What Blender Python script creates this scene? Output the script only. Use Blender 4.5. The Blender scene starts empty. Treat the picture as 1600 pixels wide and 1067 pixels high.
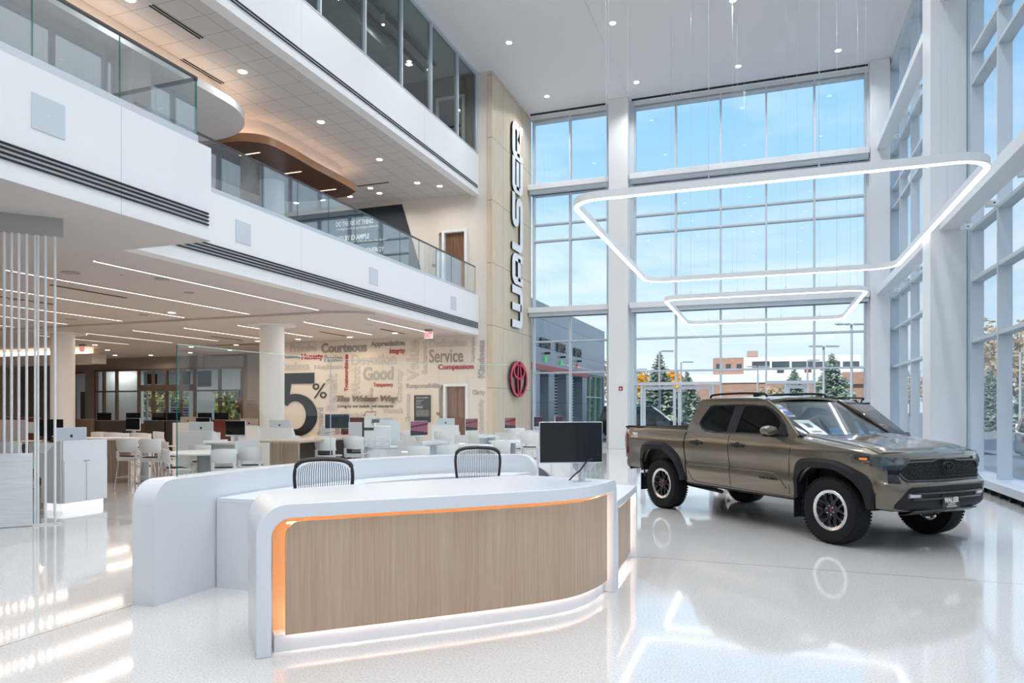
import bpy, bmesh, math, random
from mathutils import Vector, Matrix
PI=math.pi
random.seed(7)
sc=bpy.context.scene
COL=sc.collection
# ---------------------------------------------------------------- camera
cd=bpy.data.cameras.new('camera'); cam=bpy.data.objects.new('camera',cd); COL.objects.link(cam); sc.camera=cam
cd.sensor_width=36.0; cd.lens=36.0*1100/1600; cd.shift_y=(637-533.5)/1600.0
cd.clip_start=.05; cd.clip_end=2000
YAW=math.atan(398/1100.)
cam.location=(0,0,1.62); cam.rotation_euler=(PI/2,0,YAW)
sc.view_settings.view_transform='Standard'; sc.view_settings.look='None'; sc.view_settings.gamma=1.0
sc.view_settings.use_curve_mapping=False; sc.view_settings.exposure=0.13
# ---------------------------------------------------------------- sky
w=bpy.data.worlds.new('sky'); sc.world=w; w.use_nodes=True
nt=w.node_tree; nt.nodes.clear()
def N(nt,t,**k):
    n=nt.nodes.new(t)
    for a,b in k.items():
        if a=='inp':
            for i,v in b.items(): n.inputs[i].default_value=v
        else: setattr(n,a,b)
    return n
def mth(nt,op,a,b=None,clamp=False):
    n=nt.nodes.new('ShaderNodeMath'); n.operation=op; n.use_clamp=clamp
    for i,v in enumerate((a,b)):
        if v is None: continue
        if isinstance(v,(int,float)): n.inputs[i].default_value=v
        else: nt.links.new(v,n.inputs[i])
    return n.outputs[0]
tc=N(nt,'ShaderNodeTexCoord'); sp=N(nt,'ShaderNodeSeparateXYZ'); nt.links.new(tc.outputs['Generated'],sp.inputs[0])
rp=N(nt,'ShaderNodeValToRGB'); nt.links.new(sp.outputs[2],rp.inputs[0])
cr=rp.color_ramp; cr.elements[0].position=0.0; cr.elements[0].color=(.78,.93,1.02,1); cr.elements[1].position=.75; cr.elements[1].color=(.20,.50,.95,1)
e=cr.elements.new(.13); e.color=(.66,.88,1.05,1)
e=cr.elements.new(.36); e.color=(.36,.70,1.05,1)
mp=N(nt,'ShaderNodeMapping'); mp.inputs['Scale'].default_value=(1.2,1.2,6.0); nt.links.new(tc.outputs['Generated'],mp.inputs[0])
nz=N(nt,'ShaderNodeTexNoise',inp={'Scale':2.2,'Detail':8.0,'Roughness':.58,'Distortion':.6}); nt.links.new(mp.outputs[0],nz.inputs[0])
c1=N(nt,'ShaderNodeMapRange',inp={1:.40,2:.66,3:0.0,4:.85}); nt.links.new(nz.outputs[0],c1.inputs[0])
fade=N(nt,'ShaderNodeMapRange',inp={1:.50,2:.14,3:.15,4:1.0}); nt.links.new(sp.outputs[2],fade.inputs[0])
cl=mth(nt,'MULTIPLY',c1.outputs[0],fade.outputs[0])
rt=N(nt,'ShaderNodeMapRange',inp={1:.30,2:.75,3:0.0,4:.8}); nt.links.new(sp.outputs[0],rt.inputs[0])
cl2=mth(nt,'MAXIMUM',cl,rt.outputs[0])
mx=N(nt,'ShaderNodeMixRGB'); mx.inputs[2].default_value=(1.02,1.08,1.12,1); nt.links.new(cl2,mx.inputs[0]); nt.links.new(rp.outputs[0],mx.inputs[1])
bg=N(nt,'ShaderNodeBackground',inp={'Strength':1.0}); nt.links.new(mx.outputs[0],bg.inputs[0])
wo=N(nt,'ShaderNodeOutputWorld'); nt.links.new(bg.outputs[0],wo.inputs[0])
# ---------------------------------------------------------------- sun and room lamps
sd=bpy.data.lights.new('sun','SUN'); sd.energy=4.6; sd.angle=.01; sd.color=(1,.93,.82)
so=bpy.data.objects.new('sun',sd); COL.objects.link(so); so.rotation_euler=Vector((-.55,-.62,.60)).to_track_quat('Z','Y').to_euler()
def area(name,loc,sx,sy,power,color=(1,1,1),rot=(0,0,0),spread=PI):
    d=bpy.data.lights.new(name,'AREA'); d.shape='RECTANGLE'; d.size=sx; d.size_y=sy; d.energy=power; d.color=color; d.spread=spread
    o=bpy.data.objects.new(name,d); COL.objects.link(o); o.location=loc; o.rotation_euler=rot; return o
ATR=[(x,y) for x in (-8.05,-4.57,-.95,2.28) for y in (-3.,.8,4.9,9.2,13.5,17.7,21.96,26.25)]
DOWN_P=62; WARM=(1,.80,.62)
for x,y in ATR:
    a=area('downlight_lamp',(x,y,13.64),.16,.16,DOWN_P,(.955,.975,1),spread=2.35)
# ---------------------------------------------------------------- materials
MATS={}
def mat(name,c,rough=.5,metal=0.,es=0.,ec=None,spec=.5,coat=0.,crough=.03):
    if name in MATS: return MATS[name]
    m=bpy.data.materials.new(name); m.use_nodes=True; b=m.node_tree.nodes['Principled BSDF']
    b.inputs['Base Color'].default_value=(*c,1); b.inputs['Roughness'].default_value=rough; b.inputs['Metallic'].default_value=metal
    b.inputs['Specular IOR Level'].default_value=spec; b.inputs['Coat Weight'].default_value=coat; b.inputs['Coat Roughness'].default_value=crough
    if es: b.inputs['Emission Color'].default_value=(*(ec or c),1); b.inputs['Emission Strength'].default_value=es
    MATS[name]=m; return m
def glass(name,tint,base=.05,edge=.7,rough=0.0,rc=(1,1,1)):
    if name in MATS: return MATS[name]
    m=bpy.data.materials.new(name); m.use_nodes=True; t=m.node_tree; t.nodes.clear()
    lw=N(t,'ShaderNodeLayerWeight',inp={'Blend':.5}); p=mth(t,'POWER',lw.outputs['Facing'],4.0); f=mth(t,'MULTIPLY',p,edge); f=mth(t,'ADD',f,base,True)
    tr=N(t,'ShaderNodeBsdfTransparent'); tr.inputs[0].default_value=(*tint,1)
    gl=N(t,'ShaderNodeBsdfGlossy'); gl.inputs['Color'].default_value=(*rc,1); gl.inputs['Roughness'].default_value=rough
    mi=N(t,'ShaderNodeMixShader'); t.links.new(f,mi.inputs[0]); t.links.new(tr.outputs[0],mi.inputs[1]); t.links.new(gl.outputs[0],mi.inputs[2])
    o=N(t,'ShaderNodeOutputMaterial'); t.links.new(mi.outputs[0],o.inputs[0]); MATS[name]=m; return m
def base_tex(name,rough,fn,**k):
    m=mat(name,(.5,.5,.5),rough,**k); t=m.node_tree; b=t.nodes['Principled BSDF']; tc=N(t,'ShaderNodeTexCoord')
    t.links.new(fn(t,tc),b.inputs['Base Color']); return m
def ramp(t,fac,stops):
    r=N(t,'ShaderNodeValToRGB'); t.links.new(fac,r.inputs[0]); el=r.color_ramp.elements
    el[0].position=stops[0][0]; el[0].color=(*stops[0][1],1); el[1].position=stops[-1][0]; el[1].color=(*stops[-1][1],1)
    for p,c in stops[1:-1]:
        x=el.new(p); x.color=(*c,1)
    return r.outputs[0]
def lines(t,coord,period,off,width):
    """1 near a joint that repeats every `period`"""
    a=mth(t,'ADD',coord,-off); a=mth(t,'DIVIDE',a,period); a=mth(t,'FRACT',a); a=mth(t,'SUBTRACT',a,.5); a=mth(t,'ABSOLUTE',a)
    return mth(t,'GREATER_THAN',a,.5-width/period/2)
def mixc(t,f,a,b):
    m=N(t,'ShaderNodeMixRGB'); t.links.new(f,m.inputs[0])
    for i,v in ((1,a),(2,b)):
        if isinstance(v,tuple): m.inputs[i].default_value=(*v,1)
        else: t.links.new(v,m.inputs[i])
    return m.outputs[0]
def noise(t,tc,scale,detail=3.,sc3=(1,1,1),out='Object',rough=.5):
    mp=N(t,'ShaderNodeMapping'); mp.inputs['Scale'].default_value=sc3; t.links.new(tc.outputs[out],mp.inputs[0])
    n=N(t,'ShaderNodeTexNoise',inp={'Scale':scale,'Detail':detail,'Roughness':rough}); t.links.new(mp.outputs[0],n.inputs[0]); return n.outputs[0]
def f_floor(t,tc):
    n=noise(t,tc,70.,2.); base=ramp(t,n,[(.28,(.52,.50,.48)),(.42,(.70,.685,.665)),(.60,(.76,.745,.73)),(.74,(.86,.85,.84))])
    sp=N(t,'ShaderNodeSeparateXYZ'); t.links.new(tc.outputs['Object'],sp.inputs[0])
    a=lines(t,sp.outputs[0],9.8,-4.89,.010); b=lines(t,sp.outputs[1],9.4,7.67,.010)
    return mixc(t,mth(t,'MAXIMUM',a,b),base,(.12,.11,.10))
M_floor=base_tex('polished_terrazzo',.07,f_floor,spec=.75,coat=.45,crough=.05)
def f_wood(c1,c2,c3,horiz=False,sx=60.):
    def f(t,tc):
        n=noise(t,tc,1.,5.,(sx,sx,1.6) if not horiz else (1.6,1.6,sx),rough=.6)
        n2=noise(t,tc,1.,2.,(7.,7.,.25) if not horiz else (.25,.25,7.))
        a=mth(t,'MULTIPLY',n,.65); b=mth(t,'MULTIPLY',n2,.35); s=mth(t,'ADD',a,b)
        return ramp(t,s,[(.36,c1),(.50,c2),(.64,c3)])
    return f
M_oak=base_tex('pale_oak_veneer',.42,f_wood((.46,.30,.185),(.54,.365,.235),(.61,.43,.29)))
M_deskoak=base_tex('desk_oak_veneer',.40,f_wood((.50,.345,.235),(.565,.40,.28),(.63,.455,.33),sx=60.))
def f_wall_oak(t,tc):
    c=f_wood((.62,.50,.36),(.68,.56,.42),(.73,.61,.47),sx=14.)(t,tc)
    sp=N(t,'ShaderNodeSeparateXYZ'); t.links.new(tc.outputs['Object'],sp.inputs[0])
    a=lines(t,sp.outputs[2],2.255,.085,.022)
    b1=lines(t,sp.outputs[1],2.15,24.66,.02)
    return mixc(t,mth(t,'MAXIMUM',a,b1),c,(.30,.22,.15))
M_walloak=base_tex('maple_wall_panel',.45,f_wall_oak)
M_ctop=base_tex('pale_grey_oak_top',.4,f_wood((.42,.33,.26),(.50,.40,.32),(.56,.46,.37),sx=40.))
M_greyoak=base_tex('grey_oak_laminate',.5,f_wood((.25,.18,.13),(.33,.25,.185),(.42,.33,.25),sx=40.))
M_walnut=base_tex('walnut_door',.45,f_wood((.14,.065,.035),(.20,.10,.055),(.27,.14,.08),sx=35.))
def f_slat(t,tc):
    c=f_wood((.07,.028,.014),(.11,.045,.022),(.16,.07,.036),sx=25.)(t,tc)
    sp=N(t,'ShaderNodeSeparateXYZ'); t.links.new(tc.outputs['Object'],sp.inputs[0])
    return mixc(t,lines(t,sp.outputs[1],.16,0.,.018),c,(.02,.01,.008))
M_slat=base_tex('dark_wood_ceiling_planks',.3,f_slat)
def f_tile(t,tc):
    sp=N(t,'ShaderNodeSeparateXYZ'); t.links.new(tc.outputs['Object'],sp.inputs[0])
    a=lines(t,sp.outputs[0],.61,-9.9,.012); b=lines(t,sp.outputs[1],.61,.1,.012)
    return mixc(t,mth(t,'MAXIMUM',a,b),(.58,.575,.57),(.26,.255,.25))
M_tile=base_tex('ceiling_tile_grid',.9,f_tile)
M_white=mat('white_wall_paint',(.80,.82,.83),.55)
M_fascia=mat('white_fascia_panel',(.84,.85,.86),.5)
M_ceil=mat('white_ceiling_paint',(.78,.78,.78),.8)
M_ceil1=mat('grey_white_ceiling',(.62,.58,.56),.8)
M_cream=mat('cream_wall',(.76,.70,.63),.6)
M_tan=mat('taupe_wall',(.35,.30,.26),.7)
M_solid=mat('white_solid_surface',(.80,.83,.87),.22)
M_lam=mat('white_laminate',(.78,.81,.84),.3)
M_plas=mat('white_plastic',(.80,.81,.81),.4)
M_steel=mat('painted_white_steel',(.80,.82,.83),.35)
M_alu=mat('anodised_aluminium',(.62,.66,.69),.35,.6)
M_mull=mat('pale_grey_mullion',(.60,.66,.71),.4,.1)
M_chr=mat('chrome',(.75,.76,.78),.15,1.)
M_black=mat('black_metal',(.015,.015,.017),.4)
M_blk2=mat('black_fabric',(.02,.021,.023),.8)
M_screen=mat('black_glass_screen',(.004,.005,.008),.06,spec=.6)
M_slot=mat('dark_diffuser_slot',(.012,.012,.014),.7)
M_spk=mat('grey_speaker_mesh',(.60,.65,.70),.7)
M_led=mat('white_led_diffuser',(1,1,1),.4,es=5.,ec=(1,.98,.96))
M_ring=mat('ring_led_diffuser',(1,1,1),.4,es=3.4,ec=(1,.97,.95))
M_ledw=mat('warm_led_strip',(1,.6,.3),.4,es=7.,ec=(1,.55,.24))
M_ledu=mat('under_desk_led_strip',(1,.9,.85),.4,es=30.,ec=(1,.86,.80))
M_slotl=mat('dim_slot_light',(.8,.7,.6),.4,es=1.2,ec=(1,.85,.7))
M_ledp=mat('soft_white_led_strip',(1,.8,.7),.4,es=9.,ec=(1,.84,.76))
M_cove=mat('cove_led_strip',(1,.8,.6),.4,es=5.5,ec=(1,.70,.50))
M_can=mat('downlight_lens',(1,1,1),.4,es=7.,ec=(1,.96,.9))
M_red=mat('red_sign_face',(.55,.012,.03),.4)
M_redl=mat('red_wall_letter',(.45,.01,.02),.5)
M_navy=mat('navy_wall_paint',(.010,.017,.030),.6)
M_g1=mat('dark_grey_wall_letter',(.30,.29,.29),.6)
M_g2=mat('mid_grey_wall_letter',(.43,.42,.41),.6)
M_g3=mat('light_grey_wall_letter',(.60,.56,.52),.6)
M_bord=mat('burgundy_panel',(.10,.012,.010),.6)
M_win=glass('curtain_wall_glass',(.95,.97,.985),.02,.4)
M_rail=glass('balustrade_glass',(.945,.98,.985),.15,.7)
M_part=glass('clear_partition_glass',(.975,.993,.99),.03,.5)
M_dark=glass('tinted_office_glass',(.60,.67,.67),.06,.6)
M_edge=mat('green_glass_edge',(.02,.16,.14),.1)
M_gdark=mat('service_dark_glass',(.02,.06,.07),.05,spec=.6)
# ---------------------------------------------------------------- mesh helpers
class B:
    def __init__(s): s.v=[]; s.f=[]
    def add(s,vs,fs):
        o=len(s.v); s.v+=[tuple(v) for v in vs]; s.f+=[tuple(i+o for i in f) for f in fs]; return s
    def box(s,x0,x1,y0,y1,z0,z1):
        if x0>x1:x0,x1=x1,x0
        if y0>y1:y0,y1=y1,y0
        if z0>z1:z0,z1=z1,z0
        return s.add([(x0,y0,z0),(x1,y0,z0),(x1,y1,z0),(x0,y1,z0),(x0,y0,z1),(x1,y0,z1),(x1,y1,z1),(x0,y1,z1)],
            [(0,3,2,1),(4,5,6,7),(0,1,5,4),(1,2,6,5),(2,3,7,6),(3,0,4,7)])
    def cb(s,c,d,rz=0,rx=0,ry=0):
        n=B().box(-d[0]/2,d[0]/2,-d[1]/2,d[1]/2,-d[2]/2,d[2]/2)
        m=Matrix.Translation(c)@Matrix.Rotation(rz,4,'Z')@Matrix.Rotation(ry,4,'Y')@Matrix.Rotation(rx,4,'X')
        return s.add([m@Vector(v) for v in n.v],n.f)
    def prism(s,poly,h0,h1,mp=None):
        """poly in (a,b), extruded over h"""
        n=len(poly); mp=mp or (lambda a,b,h:(a,b,h))
        vs=[mp(a,b,h0) for a,b in poly]+[mp(a,b,h1) for a,b in poly]
        return s.add(vs,[tuple(range(n))[::-1],tuple(range(n,2*n))]+[(i,(i+1)%n,n+(i+1)%n,n+i) for i in range(n)])
    def cyl(s,x,y,z0,z1,r,n=24,r1=None):
        r1=r if r1 is None else r1
        vs=[(x+r*math.cos(2*PI*i/n),y+r*math.sin(2*PI*i/n),z0) for i in range(n)]+[(x+r1*math.cos(2*PI*i/n),y+r1*math.sin(2*PI*i/n),z1) for i in range(n)]
        return s.add(vs,[tuple(range(n))[::-1],tuple(range(n,2*n))]+[(i,(i+1)%n,n+(i+1)%n,n+i) for i in range(n)])
    def tube(s,pts,r,n=8,closed=False,cap=True):
        pts=[Vector(p) for p in pts]; m=len(pts); vs=[]; rr=r if isinstance(r,(list,tuple)) else [r]*m
        up=None
        for i,p in enumerate(pts):
            a=pts[(i-1)%m] if (closed or i>0) else p; b=pts[(i+1)%m] if (closed or i<m-1) else p
            t=(b-a).normalized()
            if up is None:
                up=Vector((0,0,1)) if abs(t.z)<.9 else Vector((1,0,0))
            u=t.cross(up).normalized(); v=u.cross(t).normalized(); up=v
            for k in range(n):
                an=2*PI*k/n; vs.append(p+u*math.cos(an)*rr[i]+v*math.sin(an)*rr[i])
        fs=[]
        for i in range(m if closed else m-1):
            j=(i+1)%m
            for k in range(n): fs.append((i*n+k,i*n+(k+1)%n,j*n+(k+1)%n,j*n+k))
        if not closed and cap: fs+=[tuple(range(n))[::-1],tuple((m-1)*n+k for k in range(n))]
        return s.add(vs,fs)
    def lathe(s,prof,n=48,mp=None,closed=True):
        """prof list of (r,h); axis h"""
        mp=mp or (lambda x,y,h:(x,y,h)); m=len(prof); vs=[]
        for i in range(n):
            a=2*PI*i/n
            for r,h in prof: vs.append(mp(r*math.cos(a),r*math.sin(a),h))
        fs=[]
        for i in range(n):
            j=(i+1)%n
            for k in range(m if closed else m-1):
                l=(k+1)%m; fs.append((i*m+k,j*m+k,j*m+l,i*m+l))
        return s.add(vs,fs)
    def grid(s,fn,nu,nv,flip=False):
        vs=[fn(i/nu,j/nv) for i in range(nu+1) for j in range(nv+1)]; fs=[]
        for i in range(nu):
            for j in range(nv):
                a=i*(nv+1)+j; q=(a,a+nv+1,a+nv+2,a+1); fs.append(q[::-1] if flip else q)
        return s.add(vs,fs)
    def sheet(s,fn,nu,nv,th):
        """closed double sided sheet: fn(u,v,offset)"""
        o=len(s.v); n=(nu+1)*(nv+1)
        s.grid(lambda u,v:fn(u,v,0.),nu,nv); s.grid(lambda u,v:fn(u,v,th),nu,nv,True)
        bd=[i*(nv+1) for i in range(nu+1)]+[nu*(nv+1)+j for j in range(1,nv+1)]+[i*(nv+1)+nv for i in range(nu-1,-1,-1)]+[j for j in range(nv-1,0,-1)]
        for a,b in zip(bd,bd[1:]+bd[:1]): s.f.append((o+b,o+a,o+n+a,o+n+b))
        return s
    def xf(s,m):
        s.v=[tuple(m@Vector(v)) for v in s.v]; return s
    def build(s,name,m,parent=None,smooth=40,bevel=0.,label=None,cat=None,group=None,kind=None,loc=None,fix=True):
        me=bpy.data.meshes.new(name); me.from_pydata(s.v,[],s.f); me.validate(verbose=False)
        if fix:
            bm=bmesh.new(); bm.from_mesh(me); bmesh.ops.recalc_face_normals(bm,faces=bm.faces); bm.to_mesh(me); bm.free()
        me.materials.append(m)
        if smooth:
            for p in me.polygons: p.use_smooth=True
            me.set_sharp_from_angle(angle=math.radians(smooth))
        o=bpy.data.objects.new(name,me); COL.objects.link(o)
        if parent is not None: o.parent=parent
        if loc: o.location=loc
        if bevel:
            b=o.modifiers.new('bevel','BEVEL'); b.width=bevel; b.segments=2; b.limit_method='ANGLE'; b.angle_limit=math.radians(50)
        tag(o,label,cat,group,kind); return o
def tag(o,label=None,cat=None,group=None,kind=None):
    if label: o['label']=label
    if cat: o['category']=cat
    if group: o['group']=group
    if kind: o['kind']=kind
    return o
def thing(name,label,cat,loc=(0,0,0),rz=0,group=None):
    o=bpy.data.objects.new(name,None); COL.objects.link(o); o.location=loc; o.rotation_euler=(0,0,rz); o.empty_display_size=.2
    return tag(o,label,cat,group)
def sthing(name):
    o=bpy.data.objects.new(name,None); COL.objects.link(o); o['kind']='structure'; return o
def kids(o): return [c for c in COL.objects if c.parent==o]
def dup(o,parent=None,loc=None,rz=None,label=None,group=None):
    ch=KID.get(o.name) or kids(o); KID[o.name]=ch
    c=o.copy(); COL.objects.link(c)
    if parent is not None: c.parent=parent
    if loc is not None: c.location=loc
    if rz is not None: c.rotation_euler=(0,0,rz)
    if label: c['label']=label
    if group: c['group']=group
    for k in ch: dup(k,c)
    return c
KID={}
def struct(name,b,m,**k): return b.build(name,m,kind='structure',**k)
def rrect(x0,x1,y0,y1,r,n=6):
    out=[]
    for cx,cy,a in ((x1-r,y1-r,0),(x0+r,y1-r,PI/2),(x0+r,y0+r,PI),(x1-r,y0+r,1.5*PI)):
        for i in range(n+1): out.append((cx+r*math.cos(a+PI/2*i/n),cy+r*math.sin(a+PI/2*i/n)))
    return out
def flatmesh(polys,depth,res=1):
    """closed outlines (even-odd holes) -> solid of given depth, returned as B in (x,y,z)"""
    cu=bpy.data.curves.new('tmp','CURVE'); cu.dimensions='2D'; cu.fill_mode='BOTH'; cu.extrude=depth/2
    for p in polys:
        s=cu.splines.new('POLY'); s.points.add(len(p)-1); s.use_cyclic_u=True
        for q,(a,b) in zip(s.points,p): q.co=(a,b,0,1)
    return frommesh(cu)
def frommesh(cu):
    o=bpy.data.objects.new('tmp',cu); COL.objects.link(o)
    dg=bpy.context.evaluated_depsgraph_get(); dg.update()
    me=bpy.data.meshes.new_from_object(o.evaluated_get(dg)); b=B()
    b.v=[tuple(v.co) for v in me.vertices]; b.f=[tuple(p.vertices) for p in me.polygons]
    bpy.data.objects.remove(o); bpy.data.meshes.remove(me); bpy.data.curves.remove(cu); return b
def text(s,w=None,h=None,depth=.01,bold=0.,shear=0.,spacing=1.,res=3):
    """text centred at origin, scaled to w x h, lying in xy"""
    cu=bpy.data.curves.new('tmp','FONT'); cu.body=s; cu.size=1.; cu.extrude=depth/2; cu.offset=bold; cu.shear=shear; cu.space_character=spacing; cu.resolution_u=res; cu.fill_mode='BOTH'
    b=frommesh(cu); xs=[v[0] for v in b.v]; ys=[v[1] for v in b.v]; x0,x1,y0,y1=min(xs),max(xs),min(ys),max(ys)
    kx=w/(x1-x0) if w else None; ky=h/(y1-y0) if h else kx
    if kx is None: kx=ky
    b.v=[((v[0]-(x0+x1)/2)*kx,(v[1]-(y0+y1)/2)*ky,v[2]) for v in b.v]; return b
def onwall(b,x,y,z,face='-y',rot=0.,s=1.):
    """place a flat xy mesh on a wall facing face, centre at point"""
    m=Matrix.Translation((x,y,z))@{'-y':Matrix.Rotation(PI/2,4,'X'),'+x':Matrix.Rotation(PI/2,4,'Z')@Matrix.Rotation(PI/2,4,'X'),'-x':Matrix.Rotation(-PI/2,4,'Z')@Matrix.Rotation(PI/2,4,'X')}[face]@Matrix.Rotation(rot,4,'Z')
    return b.xf(m)
def ell(cx,cy,a,b,n=40): return [(cx+a*math.cos(2*PI*i/n),cy+b*math.sin(2*PI*i/n)) for i in range(n)]
def emblem(w,depth):
    """three interlocked ovals, width w"""
    t=B(); k=w
    for cx,cy,a,b,th in ((0,0,.5,.325,.055),(0,.14,.335,.15,.045),(0,0,.115,.31,.042)):
        m=flatmesh([ell(cx*k,cy*k,a*k,b*k),ell(cx*k,cy*k,(a-th)*k,(b-th*.8)*k)],depth); t.add(m.v,m.f)
    return t
def crom(pts,n=8):
    """Catmull-Rom through 2D/3D points"""
    P=[Vector(p) for p in pts]; P=[P[0]*2-P[1]]+P+[P[-1]*2-P[-2]]; out=[]
    for i in range(1,len(P)-2):
        for k in range(n):
            t=k/n; a,b,c,d=P[i-1],P[i],P[i+1],P[i+2]
            out.append(.5*((2*b)+(c-a)*t+(2*a-5*b+4*c-d)*t*t+(3*b-a-3*c+d)*t**3))
    out.append(P[-2]); return out
class Path:
    def __init__(s,pts,n=8):
        s.p=crom(pts,n); s.d=[0.]
        for a,b in zip(s.p,s.p[1:]): s.d.append(s.d[-1]+(b-a).length)
        s.L=s.d[-1]
    def at(s,u):
        t=max(0.,min(1.,u))*s.L
        for i in range(len(s.d)-1):
            if t<=s.d[i+1] or i==len(s.d)-2:
                k=(t-s.d[i])/max(1e-9,s.d[i+1]-s.d[i]); return s.p[i].lerp(s.p[i+1],k)
    def nrm(s,u):
        a=s.at(max(0,u-.01)); b=s.at(min(1,u+.01)); d=(b-a).normalized(); return Vector((d.y,-d.x))
def lerpl(t,pts):
    if t<=pts[0][0]: return pts[0][1]
    for (a,x),(b,y) in zip(pts,pts[1:]):
        if t<=b: return x+(y-x)*(t-a)/(b-a)
    return pts[-1][1]
# ================================================================ building shell
S_,C_=math.sin(YAW),math.cos(YAW)
struct('floor',B().box(-40,4.35,-7,28.05,-.3,0),M_floor)
b=B().box(-9.9,4.6,-7,28.3,13.75,14.3); struct('ceiling',b,M_ceil)
struct('trim_1',B().box(-5.10,-5.085,-7,27.6,13.742,13.752),M_alu)
# left, rear and hidden sides of the hall
struct('wall_rear',B().box(-40,4.6,-7.3,-7,0,14.2),M_fascia)
struct('wall_left',B().box(-40.3,-40,-7,34,0,14.2),M_cream)
# first floor ceiling slab with the balcony floor above it
L1=4.25
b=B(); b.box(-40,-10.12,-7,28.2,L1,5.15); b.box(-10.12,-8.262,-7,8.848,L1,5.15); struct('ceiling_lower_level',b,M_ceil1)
def f_fascia(t,tc):
    sp=N(t,'ShaderNodeSeparateXYZ'); t.links.new(tc.outputs['Object'],sp.inputs[0])
    return mixc(t,lines(t,sp.outputs[1],6.05,13.25,.012),(.84,.85,.86),(.60,.64,.68))
M_fas=base_tex('jointed_white_fascia',.5,f_fascia)
b=B(); b.box(-10.12,-9.82,8.85,23.6,L1,5.68); struct('wall_balcony_fascia',b,M_fas)
b=B(); b.box(-8.5,-8.26,-7,8.85,L1+.006,5.72); b.box(-9.82,-8.5,8.6,8.85,L1+.006,5.72); struct('wall_near_balcony_fascia',b,M_fas)
b=B()
for z in (4.50,4.56,4.62,4.68):
    b.box(-9.8195,-9.79,9.3,23.5,z-.011,z+.011)
tag(b.build('linear_diffuser',M_slot,label='four long black air slots along the far balcony fascia',cat='air diffuser'))
b=B()
for z in (4.49,4.55,4.61,4.665): b.box(-8.2595,-8.235,-6,8.78,z-.011,z+.011)
b.build('linear_diffuser',M_slot,label='four long black air slots along the near balcony box',cat='air diffuser')
# upper fascia, third floor
b=B(); b.box(-10.1,-9.82,-7,23.6,9.34,10.80); b.box(-40,-10.1,-7,28.2,9.55,10.2); struct('wall_upper_fascia',b,M_fas)
b=B()
for z in (9.56,9.63): b.box(-9.8195,-9.795,-6,23.45,z-.01,z+.01)
b.build('linear_diffuser',M_slot,label='pair of thin black air slots along the upper fascia',cat='air diffuser')
struct('ceiling_second_level',B().box(-22,-10.1,-7,23.6,9.42,9.5),M_tile)
struct('wall_second_level_left',B().box(-22.2,-22,-7,23.6,5.15,9.5),M_cream)
# back wall of the balconies (words wall below, navy wall above)
b=B(); b.box(-18.6,-11.42,23.6,23.85,0,9.5); b.box(-10.3,-9.48,23.6,23.85,0,13.75); b.box(-11.42,-10.3,23.6,23.85,2.44,5.15); b.box(-11.42,-10.3,23.6,23.85,8.1,9.5)
b.box(-22,-18.6,23.6,23.85,4.25,9.5); b.box(-11.42,-10.3,23.85,23.9,0,9.5)
struct('wall_words',b,M_cream)
b=B(); b.box(-18.6,-18.4,23.85,28,0,4.25); struct('wall_words_return',b,M_tan)
# maple feature wall
struct('wall_maple',B().box(-9.50,-9.28,23.58,28.0,0,13.75),M_walloak)
struct('wall_core',B().box(-18.4,-9.5,23.9,28.2,0,13.75),M_white)
# second floor niche wall: navy trapezoid
nv=B().prism([(-16.9,9.3),(-12.95,9.3),(-11.66,5.2),(-21.9,5.2),(-21.9,9.3)],23.56,23.6,lambda a,z,h:(a,h,z))
navy=nv.build('painted_wall_graphic',M_navy,label='navy painted area with slanted right edge on the upper balcony wall',cat='wall graphic')
for s,z,x0,x1,h,bo in (('DO THE RIGHT THING',8.78,-15.84,-14.18,.19,.02),('Nothing is worth compromising a relationship.',8.57,-15.81,-13.90,.12,0),('LEAD BY EXAMPLE',8.22,-15.96,-14.35,.19,.02),('No matter how difficult the challenge.',8.03,-15.9,-13.57,.12,0),('CREATE POSITIVE ENERGY',7.67,-16.1,-13.70,.19,.02)):
    onwall(text(s,x1-x0,h,.01,bo),(x0+x1)/2,23.55,z).build('lettering',mat('white_vinyl_letter',(.80,.78,.74),.5),navy,smooth=0)
def door(name,x0,x1,y,z0,z1,lab,frame=.10,m=None,fd=.12):
    t=sthing(name)
    f=B(); f.box(x0-frame,x0,y-fd,y+.12,z0,z1+frame); f.box(x1,x1+frame,y-fd,y+.12,z0,z1+frame); f.box(x0,x1,y-fd,y+.12,z1,z1+frame); f.build('door_frame',M_white,t,bevel=.006)
    B().box(x0+.005,x1-.005,y+.02,y+.07,z0+.005,z1-.005).build('door_leaf',m or M_walnut,t)
    h=B(); h.tube([(x0+.09,y+.02,z0+1.0),(x0+.09,y-.05,z0+1.0),(x0+.20,y-.05,z0+1.0)],.011); h.cyl(x0+.09,y+.02,z0+.98,z0+1.0,.02); h.build('door_handle',M_chr,t); return t
door('door_1',-11.10,-10.32,23.62,0,2.40,'')
door('door_2',-11.16,-10.36,23.62,5.15,8.05,'')
def plaque(x,y,z,lab):
    t=thing('room_plaque',lab,'sign')
    B().box(x-.07,x+.07,y-.012,y,z-.055,z+.055).build('plate',mat('bronze_plate',(.30,.17,.09),.35,.6),t)
    B().prism([(x-.07,z-.055),(x-.05,z-.055),(x+.07,z+.045),(x+.07,z+.055),(x+.05,z+.055),(x-.07,z-.045)],y-.014,y-.011,lambda a,b,h:(a,h,b)).build('stripe',mat('pale_bronze',(.6,.42,.28),.4),t)
plaque(-11.45,23.6,1.40,'small bronze room plaque beside the ground floor wooden door')
plaque(-11.62,23.6,6.9,'small bronze room plaque beside the upper balcony door')
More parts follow.
